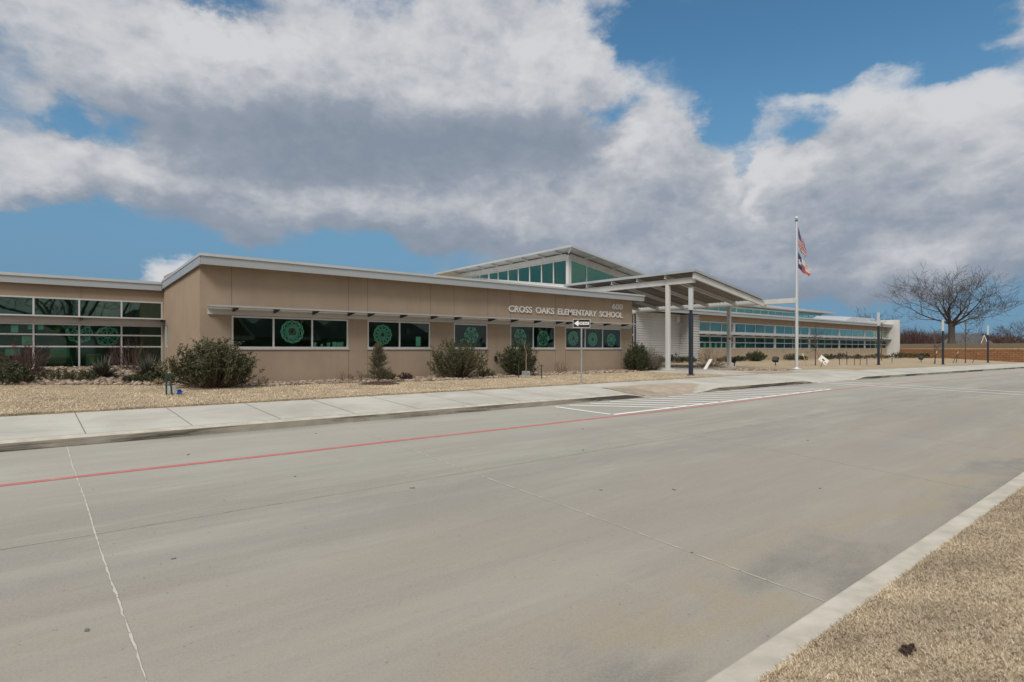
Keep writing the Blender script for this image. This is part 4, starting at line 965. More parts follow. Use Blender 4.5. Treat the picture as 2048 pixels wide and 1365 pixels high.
# ---------------------------------------------------------------- retaining wall, houses
RW = thing('retaining_wall', (98, 20, -1.5), 'long rust brown block retaining wall with a tan cap beyond the lawn', 'retaining wall')
MB().box(97.75, 98.3, 4, 33, -2.1, -.02).build('wall', 'rust_block', RW); MB().box(97.68, 98.4, 4, 33, -.019, .11).build('cap', 'block_cap', RW)
def house(loc, rz_, L, D, hw, hr, lab, gables):
    t = thing('house', loc, lab, 'house', 'brick houses'); t.rotation_euler.z = rz_
    def P(m_, name, mt, par=t):
        o = m_.build(name, mt); o.parent = par; return o
    P(MB().box(-L/2, L/2, -D/2, D/2, -.5, hw), 'wall', 'house_brick')
    e = .4; r = MB(); a = [(-L/2-e, -D/2-e, hw+.01), (L/2+e, -D/2-e, hw+.01), (L/2+e, D/2+e, hw+.01), (-L/2-e, D/2+e, hw+.01)]
    r.quad(*a[::-1]); p, q = (-L/2+D*.35, 0, hw+hr), (L/2-D*.35, 0, hw+hr)
    r.quad(a[0], a[1], q, p); r.quad(a[2], a[3], p, q); r.quad(a[1], a[2], q); r.quad(a[3], a[0], p)
    P(r, 'roof', 'roof_shingle')
    for gx, gw, gh, y0 in gables:
        g_ = MB(); yf = -D/2-1.2; b0 = hw*.2 if gh > 2.4 else hw
        g_.hexa([(gx-gw, yf, y0), (gx+gw, yf, y0), (gx, yf, y0+gh)], [(gx-gw, yf+3, y0), (gx+gw, yf+3, y0), (gx, yf+3, y0+gh)]); go_ = P(g_, 'gable', 'house_brick' if gh > 2.4 else 'house_trim')
        tr_ = MB(); tr_.tube([(gx-gw, yf-.05, y0), (gx, yf-.05, y0+gh)], .11, 4); tr_.tube([(gx+gw, yf-.05, y0), (gx, yf-.05, y0+gh)], .11, 4)
        if gh > 2.4: tr_.box(gx-gw, gx+gw, yf-.1, yf-.02, y0-.1, y0+.35)
        else: tr_.box(gx-.35, gx+.35, yf-.06, yf-.01, y0+.3, y0+.9)
        o = tr_.build('trim', 'house_trim' if gh > 2.4 else 'house_glass'); o.parent = go_
    w_ = MB()
    for x in (-L*.32, -L*.1, L*.22): 
        o = MB().box(x-.6, x+.6, -D/2-.05, -D/2-.01, .9, 2.2).build('window', 'house_glass'); o.parent = t
    return t
h_ = HEAD
def far(px, t): return (t*(CA+(px-1024)/1172*SA), t*(SA-(px-1024)/1172*CA))
hx, hy = far(1932, 185); house((hx, hy, -1.2), HEAD-R(90)-R(36), 13, 9, 2.7, 3.3, 'grey roofed brick house with two white trimmed gables beyond the hill', ((-3.6, .9, 1.25, 3.6), (4.2, .85, 2.9, 2.6)))
# neighbours across the drive, seen as reflections in the dark glass
house((15, -34, -1.4), R(180), 15, 10, 2.8, 3.6, 'brick house across the drive mirrored in the left front windows', ((-3.2, 2.2, 2.8, 2.6),))
house((27.5, -37, -1.4), R(180), 11, 9, 2.8, 3.4, 'smaller brick house across the drive mirrored in the single-pane window', ((0, 2.0, 2.6, 2.6),))
house((40, -38, -1.4), R(180), 16, 10, 2.8, 3.8, 'brick house across the drive mirrored in the right front windows', ((3.2, 2.2, 3.0, 2.6),))

# ---------------------------------------------------------------- plants
def rv3(r): 
    while True:
        v = Vector((r.uniform(-1, 1), r.uniform(-1, 1), r.uniform(-1, 1)))
        if .05 < v.length < 1: return v.normalized()
def bare_tree(name, loc, h, spread, seed, lab, cat, group=None, trunk=None, fork=.22, limbs=7, depth=5, mt='bark', thin=.02, droop=.0, sides=5, lean=(0, 0), kids=(2, 3), fit=None):
    r = random.Random(seed); t = thing(name, loc, lab, cat, group); tr = trunk or h*.035
    m = MB(); c = MB(); base = Vector(loc)
    fz = h*fork; top = base+Vector((lean[0], lean[1], fz))
    m.tube([base-Vector((0, 0, .3)), base+Vector((0, 0, .02)), base+Vector((lean[0]*.2, lean[1]*.2, fz*.25)), base+Vector((lean[0]*.6, lean[1]*.6, fz*.65)), top], [tr*1.5, tr*1.35, tr*1.02, tr*.92, tr*.95], 9)
    def grow(p, d, L, rad, dep):
        n = 4 if dep > 1 else 3; pts = [p]; rads = [rad]; q = p; dd = d
        for k in range(n):
            up_ = .06 if dep >= depth-1 else .05
            dd = (dd+rv3(r)*(.26 if dep < depth else .16)+Vector((0, 0, up_-droop*(dep < 3)))).normalized()
            q = q+dd*(L/n); pts.append(q); rads.append(max(thin*.5, rad*(1-.42*(k+1)/n)))
        c.tube(pts, rads, sides if dep > 2 else 3, cap=False)
        if dep <= 0: return
        nk = r.choice(kids)
        for j in range(nk):
            k = n if j == 0 else r.randint(max(1, n-2), n)
            side_ = rv3(r); ax = (side_-dd*side_.dot(dd)).normalized(); an = r.uniform(.18, .42) if j == 0 else r.uniform(.42, .95)
            nd = (dd*math.cos(an)+ax*math.sin(an)); nd.z *= (.8 if dep > 2 else 1); nd.z += .05; nd.normalize()
            grow(pts[k], nd, L*r.uniform(.62, .86), max(thin*.5, rads[k]*(.8 if j == 0 else .6)), dep-1)
        if dep > 1:
            for j in range(2):
                k = r.randint(1, n); side_ = rv3(r); grow(pts[k], (dd*.5+side_).normalized(), L*.42, max(thin*.5, rads[k]*.32), min(dep-2, 2))
    for i in range(limbs):
        a = 2*math.pi*(i+.5*r.random())/limbs; el_ = r.uniform(.2, .5) if i % 3 == 0 else r.uniform(.65, 1.35)
        d = Vector((math.cos(a)*math.cos(el_), math.sin(a)*math.cos(el_), math.sin(el_)))
        L = (spread*.40*math.cos(el_)+(h-fz)*.36*math.sin(el_))
        grow(top+Vector((0, 0, -r.random()*fz*.18)), d, L, tr*r.uniform(.45, .66), depth)
    if fit:                                                # bring the crown to its measured width and height
        A = np.array(c.v); A[:, :2] -= A[:, :2].mean(0)*0+np.array([base.x, base.y]); lo, hi_ = np.percentile(A, .25, 0), np.percentile(A, 99.75, 0); f = fit/max(.1, .5*((hi_[0]-lo[0])+(hi_[1]-lo[1]))); zt = np.percentile(A[:, 2], 99.9)-top.z; fz_ = (h-fz)/zt
        c.v = [(base.x+a*f, base.y+b*f, top.z+(z-top.z)*(fz_ if z > top.z else 1)) for a, b, z in A]
    m.build('trunk', mt, t); c.build('crown', mt, t); return t
ox, oy = far(1903, 128); bare_tree('oak_tree', (ox, oy, 1.0), 17.2, 19, 11, 'huge spreading bare oak on the rise behind the retaining wall', 'tree', 'bare trees beyond the lawn', trunk=.66, fork=.27, limbs=10, depth=5, thin=.055, kids=(3, 3, 3, 2), fit=24.5)
ox, oy = far(2032, 150); bare_tree('oak_tree', (ox, oy, .9), 6.6, 8, 23, 'smaller dark bare tree at the right edge of the photo', 'tree', 'bare trees beyond the lawn', trunk=.3, fork=.2, limbs=7, depth=4, thin=.05, kids=(3, 2), fit=13)
ox, oy = far(1745, 150); bare_tree('oak_tree', (ox, oy, .5), 7.6, 6.5, 31, 'bare treetop showing over the far end of the wing roof', 'tree', 'bare trees beyond the lawn', trunk=.3, fork=.3, limbs=6, depth=4, thin=.05)
bare_tree('oak_tree', (4, -20, -1.5), 12.5, 9.5, 41, 'bare oak across the drive mirrored in the left wing glazing', 'tree', 'bare trees across the drive', trunk=.42, fork=.22, limbs=8, depth=4, thin=.05)
bare_tree('oak_tree', (62, -24, -1.5), 12, 9, 47, 'bare oak across the drive mirrored in the far wing glazing', 'tree', 'bare trees across the drive', trunk=.42, fork=.22, limbs=8, depth=4, thin=.05)
# woods beyond the rise: one brown mass of thin trees
rn = np.random.RandomState(5); V = []; F = []
def twigs(cx, cy, cz, hh, rad, n):
    global V, F
    for _ in range(n):
        a = rn.uniform(0, 6.283); rr = rad*math.sqrt(rn.uniform()); z0 = cz+hh*rn.uniform(0, .75)*(1-.2*rr/rad); L = hh*rn.uniform(.12, .4); tx, ty = rn.normal(0, .35, 2)*L
        x, y = cx+math.cos(a)*rr, cy+math.sin(a)*rr; wd = rn.uniform(.03, .09); i = len(V); th = rn.uniform(0, 3.14)
        V += [(x-math.cos(th)*wd, y-math.sin(th)*wd, z0), (x+math.cos(th)*wd, y+math.sin(th)*wd, z0), (x+tx, y+ty, min(z0+L, cz+hh*1.05))]; F.append((i, i+1, i+2))
for k in range(150):
    px = rn.uniform(1735, 2110); t = rn.uniform(195, 260)
    if 1898 < px < 1965 and t < 205: t += 40
    hh = rn.uniform(5.6, 8.2)*(1.18 if px < 1885 else .92 if px > 1990 else 1.0); x, y = far(px, t); twigs(x, y, -1.0, hh, rn.uniform(2.2, 4.2), 420)
wo = raw('woods', np.array(V), np.array(F), 'woods_twigs'); tag(wo, 'reddish brown winter woods far beyond the rise', 'woods', kind='stuff')

def leaf_quads(m, p, d, L, wd, r):
    s_ = d.cross(rv3(r))
    if s_.length < 1e-4: return
    s_.normalize(); s_ *= wd*.5; e = p+d*L; mid = p+d*L*.5
    m.quad(p, mid+s_, e, mid-s_)
def bush(name, loc, w_, h, mt, seed, lab, cat='shrub', group='shrubs in the front bed', stems=70, leaf=(.045, .014), per=9, nl=9, twig='twig_brown', open_=.35, tiltout=1.0, flat=1.0, d2=None, leaves=True):
    r = random.Random(seed); t = thing(name, loc, lab, cat, group); b = Vector(loc); st = MB(); lf = MB()
    for k in range(stems):
        a = r.uniform(0, 6.283); q = math.sqrt(r.random()); el_ = r.uniform(.0, 1)
        rx = w_*.5*q*math.cos(a); ry = (d2 or w_)*.5*q*math.sin(a)
        zz = h*max(.12, (1-(q*.93)**2))**.5*r.uniform(.62, .96+.12*open_)+(h*.25*q if open_ > 1 else 0)*r.random()
        tip = b+Vector((rx*(1+.12*r.gauss(0, 1)*open_), ry, zz)); root = b+Vector((rx*.18, ry*.18, -.03)); mid = root.lerp(tip, .5)+Vector((rx*.16, ry*.16, -.03*h))+rv3(r)*.05
        pts = [root, root.lerp(mid, .5)+rv3(r)*.015, mid, mid.lerp(tip, .5)+rv3(r)*.03, tip]
        st.tube(pts, [.011*h, .009*h, .007*h, .005*h, .003], 3, cap=False)
        if not leaves:
            for j in range(per):
                f = r.uniform(.35, 1); i = min(3, int(f*4)); p = pts[i].lerp(pts[i+1], f*4-i); d = ((tip-mid).normalized()+rv3(r)*.8).normalized(); L = h*r.uniform(.12, .3); e1 = p+d*L*.5+rv3(r)*.02
                st.tube([p, e1, p+d*L+rv3(r)*.03], [.0045, .003, .002], 3, cap=False)
            continue
        for j in range(per):
            f = r.uniform(.28, 1.0)**.8; i = min(3, int(f*4)); p = pts[i].lerp(pts[i+1], f*4-i)
            d = ((pts[i+1]-pts[i]).normalized()*.7+rv3(r)*.9+Vector((0, 0, .25))).normalized(); L = r.uniform(.08, .2)*min(1, h)
            n_ = nl
            for q_ in range(n_):
                pp = p+d*L*(q_+.5)/n_; dd = (d*.7+rv3(r)).normalized(); leaf_quads(lf, pp, dd, leaf[0]*r.uniform(.7, 1.3), leaf[1]*r.uniform(.8, 1.3), r)
    st.build('stems', twig, t)
    if leaves: lf.build('foliage', mt, t)
    return t
bush('evergreen_shrub', (4.55, 19.6, -1.2), 2.45, 1.40, 'leaf_olive', 1, 'largest evergreen shrub, at the left corner of the tan front block', stems=180, per=16, open_=1.3, leaf=(.070, .025))
bush('evergreen_shrub', (13.75, 19.75, -1.2), 2.5, 1.45, 'leaf_olive', 2, 'wide loose evergreen shrub under the single-pane window', stems=135, per=15, open_=1.5, leaf=(.064, .024))
bush('evergreen_shrub', (16.95, 19.75, -1.2), 1.75, 1.48, 'leaf_green', 3, 'upright dense evergreen shrub behind the staked sapling', stems=125, per=16, open_=1.1, leaf=(.070, .026))
bush('evergreen_shrub', (25.75, 20.1, -1.2), 1.35, 1.62, 'leaf_green', 4, 'dark green shrub at the right corner of the front block', stems=120, per=15, open_=.5, leaf=(.075, .028))
bush('silver_shrub', (27.05, 20.1, -1.2), 1.45, 1.45, 'leaf_grey', 5, 'grey twiggy shrub beside the dark green one at the entrance', stems=110, per=10, open_=.9, leaf=(.045, .014))
def conifer(loc, w_, h, seed, lab):
    r = random.Random(seed); t = thing('juniper', loc, lab, 'shrub', 'shrubs in the front bed'); b = Vector(loc); st = MB(); lf = MB()
    st.tube([b, b+Vector((0, 0, h*.9))], [.035, .008], 5)
    for k in range(190):
        f = r.random(); z = .1+f*h*.85; rad = w_*.5*(1-.85*f**1.6)*r.uniform(.55, 1.05); a = r.uniform(0, 6.283); p = b+Vector((0, 0, z*.9)); e = b+Vector((rad*math.cos(a), rad*math.sin(a), z+.13))
        st.tube([p, p.lerp(e, .6), e], [.006, .004, .002], 3, cap=False)
        for j in range(34): 
            g_ = r.uniform(.3, 1.05); pp = p.lerp(e, g_)+rv3(r)*.035; leaf_quads(lf, pp, ((e-p).normalized()*.6+rv3(r)*.7+Vector((0, 0, .6))).normalized(), .06, .014, r)
    for j in range(90): leaf_quads(lf, b+Vector((0, 0, h*.82+r.random()*h*.13))+rv3(r)*.04, (rv3(r)*.4+Vector((0, 0, 1))).normalized(), .08, .014, r)
    st.build('stems', 'twig_brown', t); lf.build('foliage', 'leaf_juniper', t); return t
conifer((9.55, 18.6, -1.2), 1.02, 1.36, 6, 'small pointed juniper in a ring of dark mulch')
mr = MB().lathe((9.5, 18.45, -1.24), [(.75, 0), (.7, .05), (.45, .09), (.05, .1)], 22).build('mulch', 'mulch'); tag(mr, 'dark mulch ring around the small juniper', 'mulch', kind='stuff')
def low(name, x, y, w_, h, mt, seed, lab, **k):
    return bush(name, (x, y, land(x, y)+.02), w_, h, mt, seed, lab, stems=k.pop('stems', 34), per=k.pop('per', 7), leaf=k.pop('leaf', (.05, .018)), group=k.pop('group', 'low plants in the bed'), **k)
low('boxwood', -.2, 22.3, 1.2, .62, 'leaf_green', 21, 'rounded dark green bush at the left edge of the bed', stems=80, per=10)
low('boxwood', .85, 22.6, 1.1, .42, 'leaf_olive', 22, 'low spreading dark plant behind the rocks at far left', stems=40)
low('boxwood', 1.45, 22.4, .85, .34, 'leaf_olive', 23, 'low brown green plant right of the far left spreading one')
low('boxwood', 2.75, 21.7, .62, .26, 'leaf_green', 24, 'small green cushion plant left of the corner shrub')
low('boxwood', 3.35, 21.6, .9, .42, 'leaf_green', 25, 'dark cushion plant tucked behind the corner shrub', stems=50)
low('bare_shrub', .15, 24.6, 1.6, 1.3, 'leaf_purple', 26, 'bare reddish twiggy shrub at the left end of the left wing glazing', leaves=False, stems=38, per=9, twig='twig_red')
low('bare_shrub', 3.1, 25.2, 1.7, 1.25, 'leaf_purple', 27, 'bare reddish twiggy shrub at the right end of the left wing glazing', leaves=False, stems=38, per=9, twig='twig_red')
low('purple_shrub', .4, 24.0, .7, .35, 'leaf_purple', 28, 'low wine red plant under the left wing glazing')
def tuft(x, y, w_, h, mt, seed, lab, n=90, name='yucca', cat='plant', wd=.022):
    r = random.Random(seed); z = land(x, y); m = MB()
    for k in range(n):
        a = r.uniform(0, 6.283); q = r.random()**.6; L = h*r.uniform(.7, 1.15); d = Vector((math.cos(a)*q*w_/h*.5, math.sin(a)*q*w_/h*.5, 1.05-.6*q)).normalized(); p = Vector((x+math.cos(a)*.04, y+math.sin(a)*.04, z)); s_ = d.cross(Vector((0, 0, 1)))
        s_ = (s_ if s_.length > .01 else Vector((1, 0, 0))).normalized()*wd*.5; c1 = p+d*L*.55; e = p+d*L+Vector((d.x, d.y, -.5))*L*.12*q
        m.quad(p-s_*.7, p+s_*.7, c1+s_, c1-s_); m.quad(c1-s_, c1+s_, e+s_*.1, e-s_*.1)
    o = m.build(name, mt); rebase(o, (x, y, z)); return tag(o, lab, cat, 'low plants in the bed')
tuft(2.05, 23.0, 1.7, .72, 'leaf_yucca', 31, 'spiky grey green yucca under the left wing glazing', 240, wd=.03)
tuft(3.3, 22.9, 1.8, .8, 'leaf_yucca', 32, 'spiky yucca beside the recessed tan side wall', 260, wd=.03)
tuft(2.75, 22.3, .5, .26, 'leaf_tan', 33, 'tan grass tuft between the two yuccas', 80, 'grass_clump', 'grass tuft', .012)
tuft(3.25, 20.9, .34, .24, 'leaf_tan', 34, 'small straw grass tuft at the front of the rocks', 80, 'grass_clump', 'grass tuft', .010)
for x, y, w_, h, mt, lb in ((8.95, 19.95, .8, .42, 'leaf_purple', 'bare brown twig clump left of the juniper'), (9.55, 20.05, .7, .45, 'leaf_purple', 'bare brown twig clump right behind the juniper'), (6.2, 20.1, .5, .32, 'leaf_purple', 'small twig clump beside the corner shrub'), (20.1, 20.3, .75, .66, 'leaf_purple', 'thin bare twiggy bush under the three snowflake window')):
    low('bare_shrub', x, y, w_, h, mt, int(x*10), lb, leaves=False, stems=22, per=6)
low('boxwood', 10.55, 19.9, .75, .40, 'leaf_olive', 36, 'small patchy plant right of the juniper'); low('boxwood', 11.3, 19.8, .6, .30, 'leaf_purple', 37, 'small brown plant left of the wide loose shrub')
low('boxwood', 15.05, 19.6, .8, .38, 'leaf_olive', 38, 'low dark cushion at the right foot of the wide loose shrub')
RG = 'plants before the far wing'
low('bare_shrub', 37.2, 22.6, 2.9, 1.55, 'leaf_tan', 41, 'wide bare tan shrub between the canopy columns and the stone base', leaves=False, stems=46, per=8, twig='bark_pale', group=RG)
low('boxwood', 54.0, 28.0, 2.1, 1.05, 'leaf_green', 42, 'round clipped green shrub against the stone base', stems=110, per=12, group=RG, leaf=(.07, .03))
for k, (x, y, w_, h, mt, lb) in enumerate(((39.2, 28.6, 1.8, .6, 'leaf_olive', 'dark low shrub at the foot of the ribbed wall, left of the near lamp post'), (41.5, 28.4, 2.0, .75, 'leaf_green', 'dark low shrub at the foot of the ribbed wall, right of the near lamp post'), (43.6, 28.5, 1.4, .5, 'leaf_olive', 'small dark shrub before the ribbed pier'),
        (49.2, 28.4, 1.7, .5, 'leaf_olive', 'low dark cushion left of the round clipped shrub'), (51.6, 28.5, 1.5, .5, 'leaf_green', 'low green cushion just left of the round clipped shrub'), (61.4, 28, 1.6, .75, 'leaf_yucca', 'spiky dark plant left of the flagpole against the stone'), (64, 28.2, 1.7, .5, 'leaf_olive', 'low dark plant behind the flagpole'),
        (70.5, 28, 1.6, .7, 'leaf_olive', 'dark plant behind the tilted yard sign'), (75, 28.2, 2.2, .75, 'leaf_yucca', 'spiky plant along the stone base left of the second lamp post'), (79.5, 27.6, 3, .6, 'leaf_olive', 'low hedge left of the second lamp post'), (84.5, 27.4, 3, .65, 'leaf_olive', 'low hedge behind the second lamp post'),
        (90.5, 27, 2.4, .9, 'leaf_green', 'dark shrub at the end of the far wing'), (94.5, 26.6, 2.6, .8, 'leaf_olive', 'dark shrub in front of the white end fin'), (96.6, 25.5, 2.2, .8, 'leaf_green', 'dark shrub at the corner of the retaining wall'))):
    low('boxwood', x, y, w_, h, mt, 50+k, lb, stems=46, per=8, group=RG, leaf=(.08, .035))
low('bare_shrub', 33.2, 20.6, 1.2, .45, 'leaf_tan', 71, 'dry brown ground shrub left of the far canopy column', leaves=False, stems=30, per=7, group=RG); low('bare_shrub', 35.9, 21.4, 1.4, .5, 'leaf_tan', 72, 'dry brown ground shrub behind the far canopy column', leaves=False, stems=30, per=7, group=RG)

# saplings with their stakes and guards
def sapling(x, y, h, seed, lab, thick=.022, twigs_=.5, mt='bark_pale', guard=None):
    z = land(x, y); r = random.Random(seed); t = thing('sapling', (x, y, z), lab, 'sapling', 'young trees in the lawn'); m = MB(); pts = [Vector((x+r.gauss(0, .012)*k, y, z-.1+(h+.1)*k/6)) for k in range(7)]
    m.tube(pts, [thick*(1-.1*k) for k in range(7)], 6); m.build('trunk', mt, t); c = MB()
    if twigs_ > 0:
        for k in range(26):
            f = r.uniform(.42, 1); i = min(5, int(f*6)); p = pts[i].lerp(pts[i+1], f*6-i); d = (rv3(r)+Vector((0, 0, .6))).normalized(); L = twigs_*r.uniform(.4, 1)
            e = p+d*L*.5; e2 = e+(d+rv3(r)*.5).normalized()*L*.5; c.tube([p, e, e2], [thick*.4, thick*.28, .004], 3, cap=False)
            for j in range(4): s_ = e.lerp(e2, r.random()); c.tube([s_, s_+(d+rv3(r)*.9).normalized()*L*.35], [thick*.2, .003], 3, cap=False)
        c.build('crown', mt, t)
    if guard:
        g_ = MB(); gr, gh = guard; N = 14
        for k in range(N): a = 2*math.pi*k/N; g_.tube([(x+gr*math.cos(a), y+gr*math.sin(a), z), (x+gr*math.cos(a), y+gr*math.sin(a), z+gh)], .005, 3)
        for k in range(6): zz = z+.01+(gh-.02)*k/5; g_.tube([(x+gr*math.cos(2*math.pi*i/N), y+gr*math.sin(2*math.pi*i/N), zz) for i in range(N+1)], .005, 3, cap=False)
        o = g_.build('tree_guard', 'mesh_guard'); rebase(o, (x, y, z)); tag(o, ('pale wire guard around the sapling with the blue scrap' if x < 10 else 'pale wire guard around the sapling in front of the upright shrub'), 'tree guard', 'wire tree guards')
    return t
def stake(x, y, h, dx, dy, mt, lab, rad=.022, tip=None):
    z = land(x, y); o = MB(); o.cur = 0; a = Vector((x, y, z-.1)); b = Vector((x+dx, y+dy, z+h)); o.tube([a, a.lerp(b, .82)], rad, 6); o.cur = 1; o.tube([a.lerp(b, .825), b], rad*1.15, 6)
    ob = o.build('stake', [mt, tip or mt]); rebase(ob, (x, y, z)); return tag(ob, lab, 'stake', 'stakes beside the young trees')
sapling(3.08, 17.92, 1.42, 1, 'thin pale bare sapling left of the corner shrub', .014, .0, guard=(.13, .24))
stake(2.95, 17.66, .62, .0, .02, 'post_green', 'left dark green post beside the sapling with the blue scrap'); stake(3.07, 17.55, .60, -.05, .05, 'post_green', 'right dark green post beside the sapling with the blue scrap')
bs = MB(); rb_ = random.Random(4); P = [[Vector((3.24+.12*(i/5-.5)+rb_.gauss(0, .02), 17.62+rb_.gauss(0, .04), land(3.2, 17.6)+.03+.12*j/4+rb_.gauss(0, .018))) for i in range(6)] for j in range(5)]
bs.grid(P); bo = bs.build('plastic_scrap', 'blue_plastic'); bo.modifiers.new('thickness', 'SOLIDIFY').thickness = .01; rebase(bo, (3.24, 17.62, land(3.2, 17.6))); tag(bo, 'crumpled bright blue plastic scrap at the foot of the left sapling', 'plastic scrap')
sapling(16.21, 18.4, 1.6, 2, 'thin pale bare sapling in front of the upright evergreen shrub', .02, .0, guard=(.17, .30))
stake(15.95, 18.57, .62, 0, 0, 'post_green', 'green post left of the guarded front sapling'); stake(16.35, 17.6, .60, 0, 0, 'post_green', 'green post right of the guarded front sapling')
sapling(46.8, 19.49, 2.6, 3, 'young bare tree with a dark trunk right of the flagpole', .05, 1.1, 'bark')
stake(44.87, 19.26, .95, -.35, .2, 'stake_wood', 'leaning pale tipped stake left of the young dark tree', .03, 'sign_white')
for k, (x, y) in enumerate(((50.6, 19.18), (51.4, 18.95), (52.3, 18.7), (53.0, 18.53), (53.8, 18.3))):
    stake(x, y, (.55, 1.1, .6, .75, .8)[k], (.0 if k else -.12), 0, 'stake_dark', ('leaning short', 'tall thin', 'middle', 'fourth', 'rightmost')[k]+' dark stake in the row left of the second lamp post', .026)
sapling(71.38, 22.85, 4.2, 4, 'slim bare tree behind the second lamp post', .05, 1.2, 'bark'); sapling(69.21, 17.46, 3.2, 5, 'bare young tree touching the third lamp post', .05, .9, 'bark'); sapling(77.65, 16.86, 4.6, 6, 'bare young tree between the third and farthest lamp posts', .06, 1.5, 'bark')
for x, y, h, dx, lb, tp in ((65.3, 19.99, .5, 0, 'short dark stake right of the second lamp post', None), (69.0, 17.5, 1.25, -.45, 'leaning pale tipped stake left of the third lamp post', 'sign_white'), (74.6, 17.3, 1.2, .45, 'right-leaning crossed stake beside the third lamp post', 'stake_wood'), (75.4, 17.2, 1.25, -.4, 'left-leaning crossed stake beside the third lamp post', 'stake_wood'), (79.0, 16.63, 1.15, .6, 'leaning dark stake left of the farthest lamp post', 'sign_red')):
    stake(x, y, h, dx, -abs(dx)*.8, 'stake_dark', lb, .03, tp)

# ---------------------------------------------------------------- river rocks and bed soil
def inside(p, poly):
    c = False; j = len(poly)-1
    for i in range(len(poly)):
        if (poly[i][1] > p[1]) != (poly[j][1] > p[1]) and p[0] < (poly[j][0]-poly[i][0])*(p[1]-poly[i][1])/(poly[j][1]-poly[i][1])+poly[i][0]: c = not c
        j = i
    return c
bedA = [(-4, 22.4), (-.43, 21.95), (1.84, 21.3), (3.6, 20.4), (5.9, 19.5), (7.4, 19.55), (10, 19.2), (11.7, 18.8), (15.3, 19.0), (19, 19.5), (24.2, 19.4), (26.6, 19.95), (26.7, 21.0), (4.45, 21.0), (4.45, 27.2), (-4, 27.2)]
bedB = [(31.95, 22), (31.85, 19.6), (31.15, 18.3), (30.9, 16.9), (31.7, 15.95), (33.3, 15.8), (36.2, 16.0), (35.2, 16.9), (33.6, 18.0), (34.4, 20.8), (36, 23.6), (33.4, 23.6)]
V = []; F = []; rn = np.random.RandomState(9)
ph = (1+5**.5)/2; ICO = np.array([(-1, ph, 0), (1, ph, 0), (-1, -ph, 0), (1, -ph, 0), (0, -1, ph), (0, 1, ph), (0, -1, -ph), (0, 1, -ph), (ph, 0, -1), (ph, 0, 1), (-ph, 0, -1), (-ph, 0, 1)])/1.9
IF = np.array([(0, 11, 5), (0, 5, 1), (0, 1, 7), (0, 7, 10), (0, 10, 11), (1, 5, 9), (5, 11, 4), (11, 10, 2), (10, 7, 6), (7, 1, 8), (3, 9, 4), (3, 4, 2), (3, 2, 6), (3, 6, 8), (3, 8, 9), (4, 9, 5), (2, 4, 11), (6, 2, 10), (8, 6, 7), (9, 8, 1)])
cnt = 0; vb = []; fb = []
def rocks(poly, n, x0, x1, y0, y1, keep=lambda x, y: True):
    global cnt
    k = 0
    while k < n:
        x, y = rn.uniform(x0, x1), rn.uniform(y0, y1)
        if not inside((x, y), poly) or not keep(x, y): continue
        k += 1; s_ = .035+.055*rn.uniform()**2; a = rn.uniform(0, 6.28); q = ICO*(1+rn.uniform(-.18, .18, (12, 1)))*np.array([s_*1.25, s_*.9, s_*.65])
        c, s2 = math.cos(a), math.sin(a); q = np.c_[q[:, 0]*c-q[:, 1]*s2, q[:, 0]*s2+q[:, 1]*c, q[:, 2]]+np.array([x, y, land(x, y)+.02+s_*.3])
        vb.append(q); fb.append(IF+12*cnt); cnt += 1
rocks(bedA, 4200, 4.5, 26.7, 18.6, 21); rocks(bedA, 3300, -4, 4.45, 20, 27.2); rocks(bedB, 1500, 30.9, 36.2, 15.8, 23.6)
tag(raw('river_rocks', np.concatenate(vb), np.concatenate(fb), 'river_rock'), 'tan and pink river rocks filling the planting beds', 'rocks', kind='stuff')
def bed(poly, name):
    me = bpy.data.meshes.new(name); import bmesh
    bm = bmesh.new(); vv = [bm.verts.new((x, y, 0)) for x, y in poly]; f = bm.faces.new(vv); bmesh.ops.triangulate(bm, faces=[f])
    for _ in range(4): bmesh.ops.subdivide_edges(bm, edges=[e for e in bm.edges if e.calc_length() > .7], cuts=1, use_grid_fill=False); bmesh.ops.triangulate(bm, faces=bm.faces[:])
    for v in bm.verts: v.co.z = land(v.co.x, v.co.y)+.026
    bm.to_mesh(me); bm.free(); me.materials.append(MATS['bed_soil']); o = bpy.data.objects.new(name, me); COL.objects.link(o); return tag(o, 'planting bed soil', kind='structure')
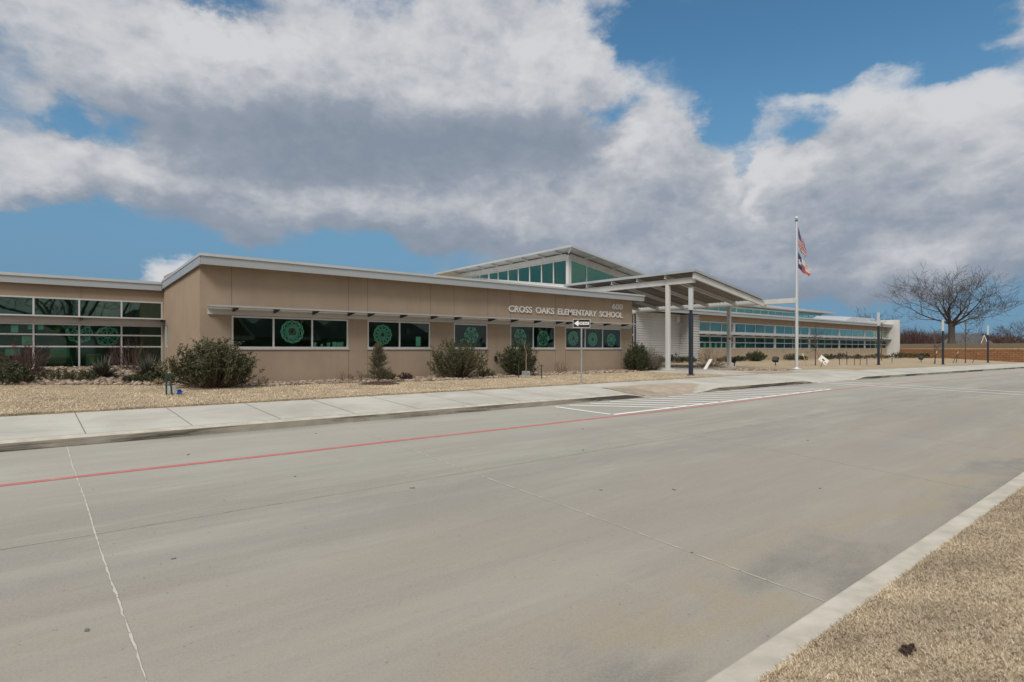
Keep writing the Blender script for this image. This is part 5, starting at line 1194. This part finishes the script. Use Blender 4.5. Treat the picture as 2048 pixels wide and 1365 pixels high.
bed(bedA, 'planting_bed'); bed(bedB, 'planting_bed')

# ---------------------------------------------------------------- dormant grass blades
def blades(n, region, hgt, wd, seed, lift=0.0):
    r = np.random.RandomState(seed); P = []
    while len(P) < n:
        x, y = region(r)
        if x is not None: P.append((x, y, land(x, y)+.012+lift))
    P = np.array(P); a = r.uniform(0, 6.283, n); b = r.uniform(0, 6.283, n); h = hgt*r.uniform(.5, 1.3, n); ln = r.uniform(.2, 1.5, n)*h; w2 = wd*r.uniform(.7, 1.4, n)
    s_ = np.c_[np.cos(a), np.sin(a), 0*a]*w2[:, None]*.5; tip = P+np.c_[np.cos(b)*ln, np.sin(b)*ln, h]; mid = P+np.c_[np.cos(b)*ln*.35, np.sin(b)*ln*.35, h*.62]
    V = np.stack([P-s_, P+s_, mid+s_*.8, tip, mid-s_*.8], 1).reshape(-1, 3); F = np.arange(n*5).reshape(n, 5); return V, F
def near_region(r):
    x = 2.4+abs(r.beta(1.1, 2.4))*16; y = 1.75-r.beta(1, 1.25)*min(1.75, 1.75-(.09*x-.35) if x > 4 else 1.75)
    return (x, y) if y < 1.69 else (None, None)
V1, F1 = blades(300000, near_region, .021, .0030, 1)
def edge_region(r):
    x = -3+r.beta(1, 1.6)*32; y = 14.462+r.beta(1, 4)*.12
    return x, y
V2, F2 = blades(26000, edge_region, .035, .007, 2)
def lawn_region(r):
    x = -2+r.beta(1, 1.5)*30; y = r.uniform(14.5, 22.3)
    if inside((x, y), bedA) or inside((x, y), plz): return None, None
    return x, y
V3, F3 = blades(100000, lawn_region, .03, .008, 3)
def kerb_region(r):
    x = 2.6+r.beta(1, 2)*14; y = 1.69-abs(r.normal(0, .02))+.012
    return x, y
V4, F4 = blades(12000, kerb_region, .022, .003, 4, .012)
V = np.concatenate([V1, V2, V3, V4]); F = np.concatenate([F1, F2+len(V1), F3+len(V1)+len(V2), F4+len(V1)+len(V2)+len(V3)])
tag(raw('grass', V, F, 'dry_blades'), 'straw coloured dormant grass blades', 'grass', kind='stuff')
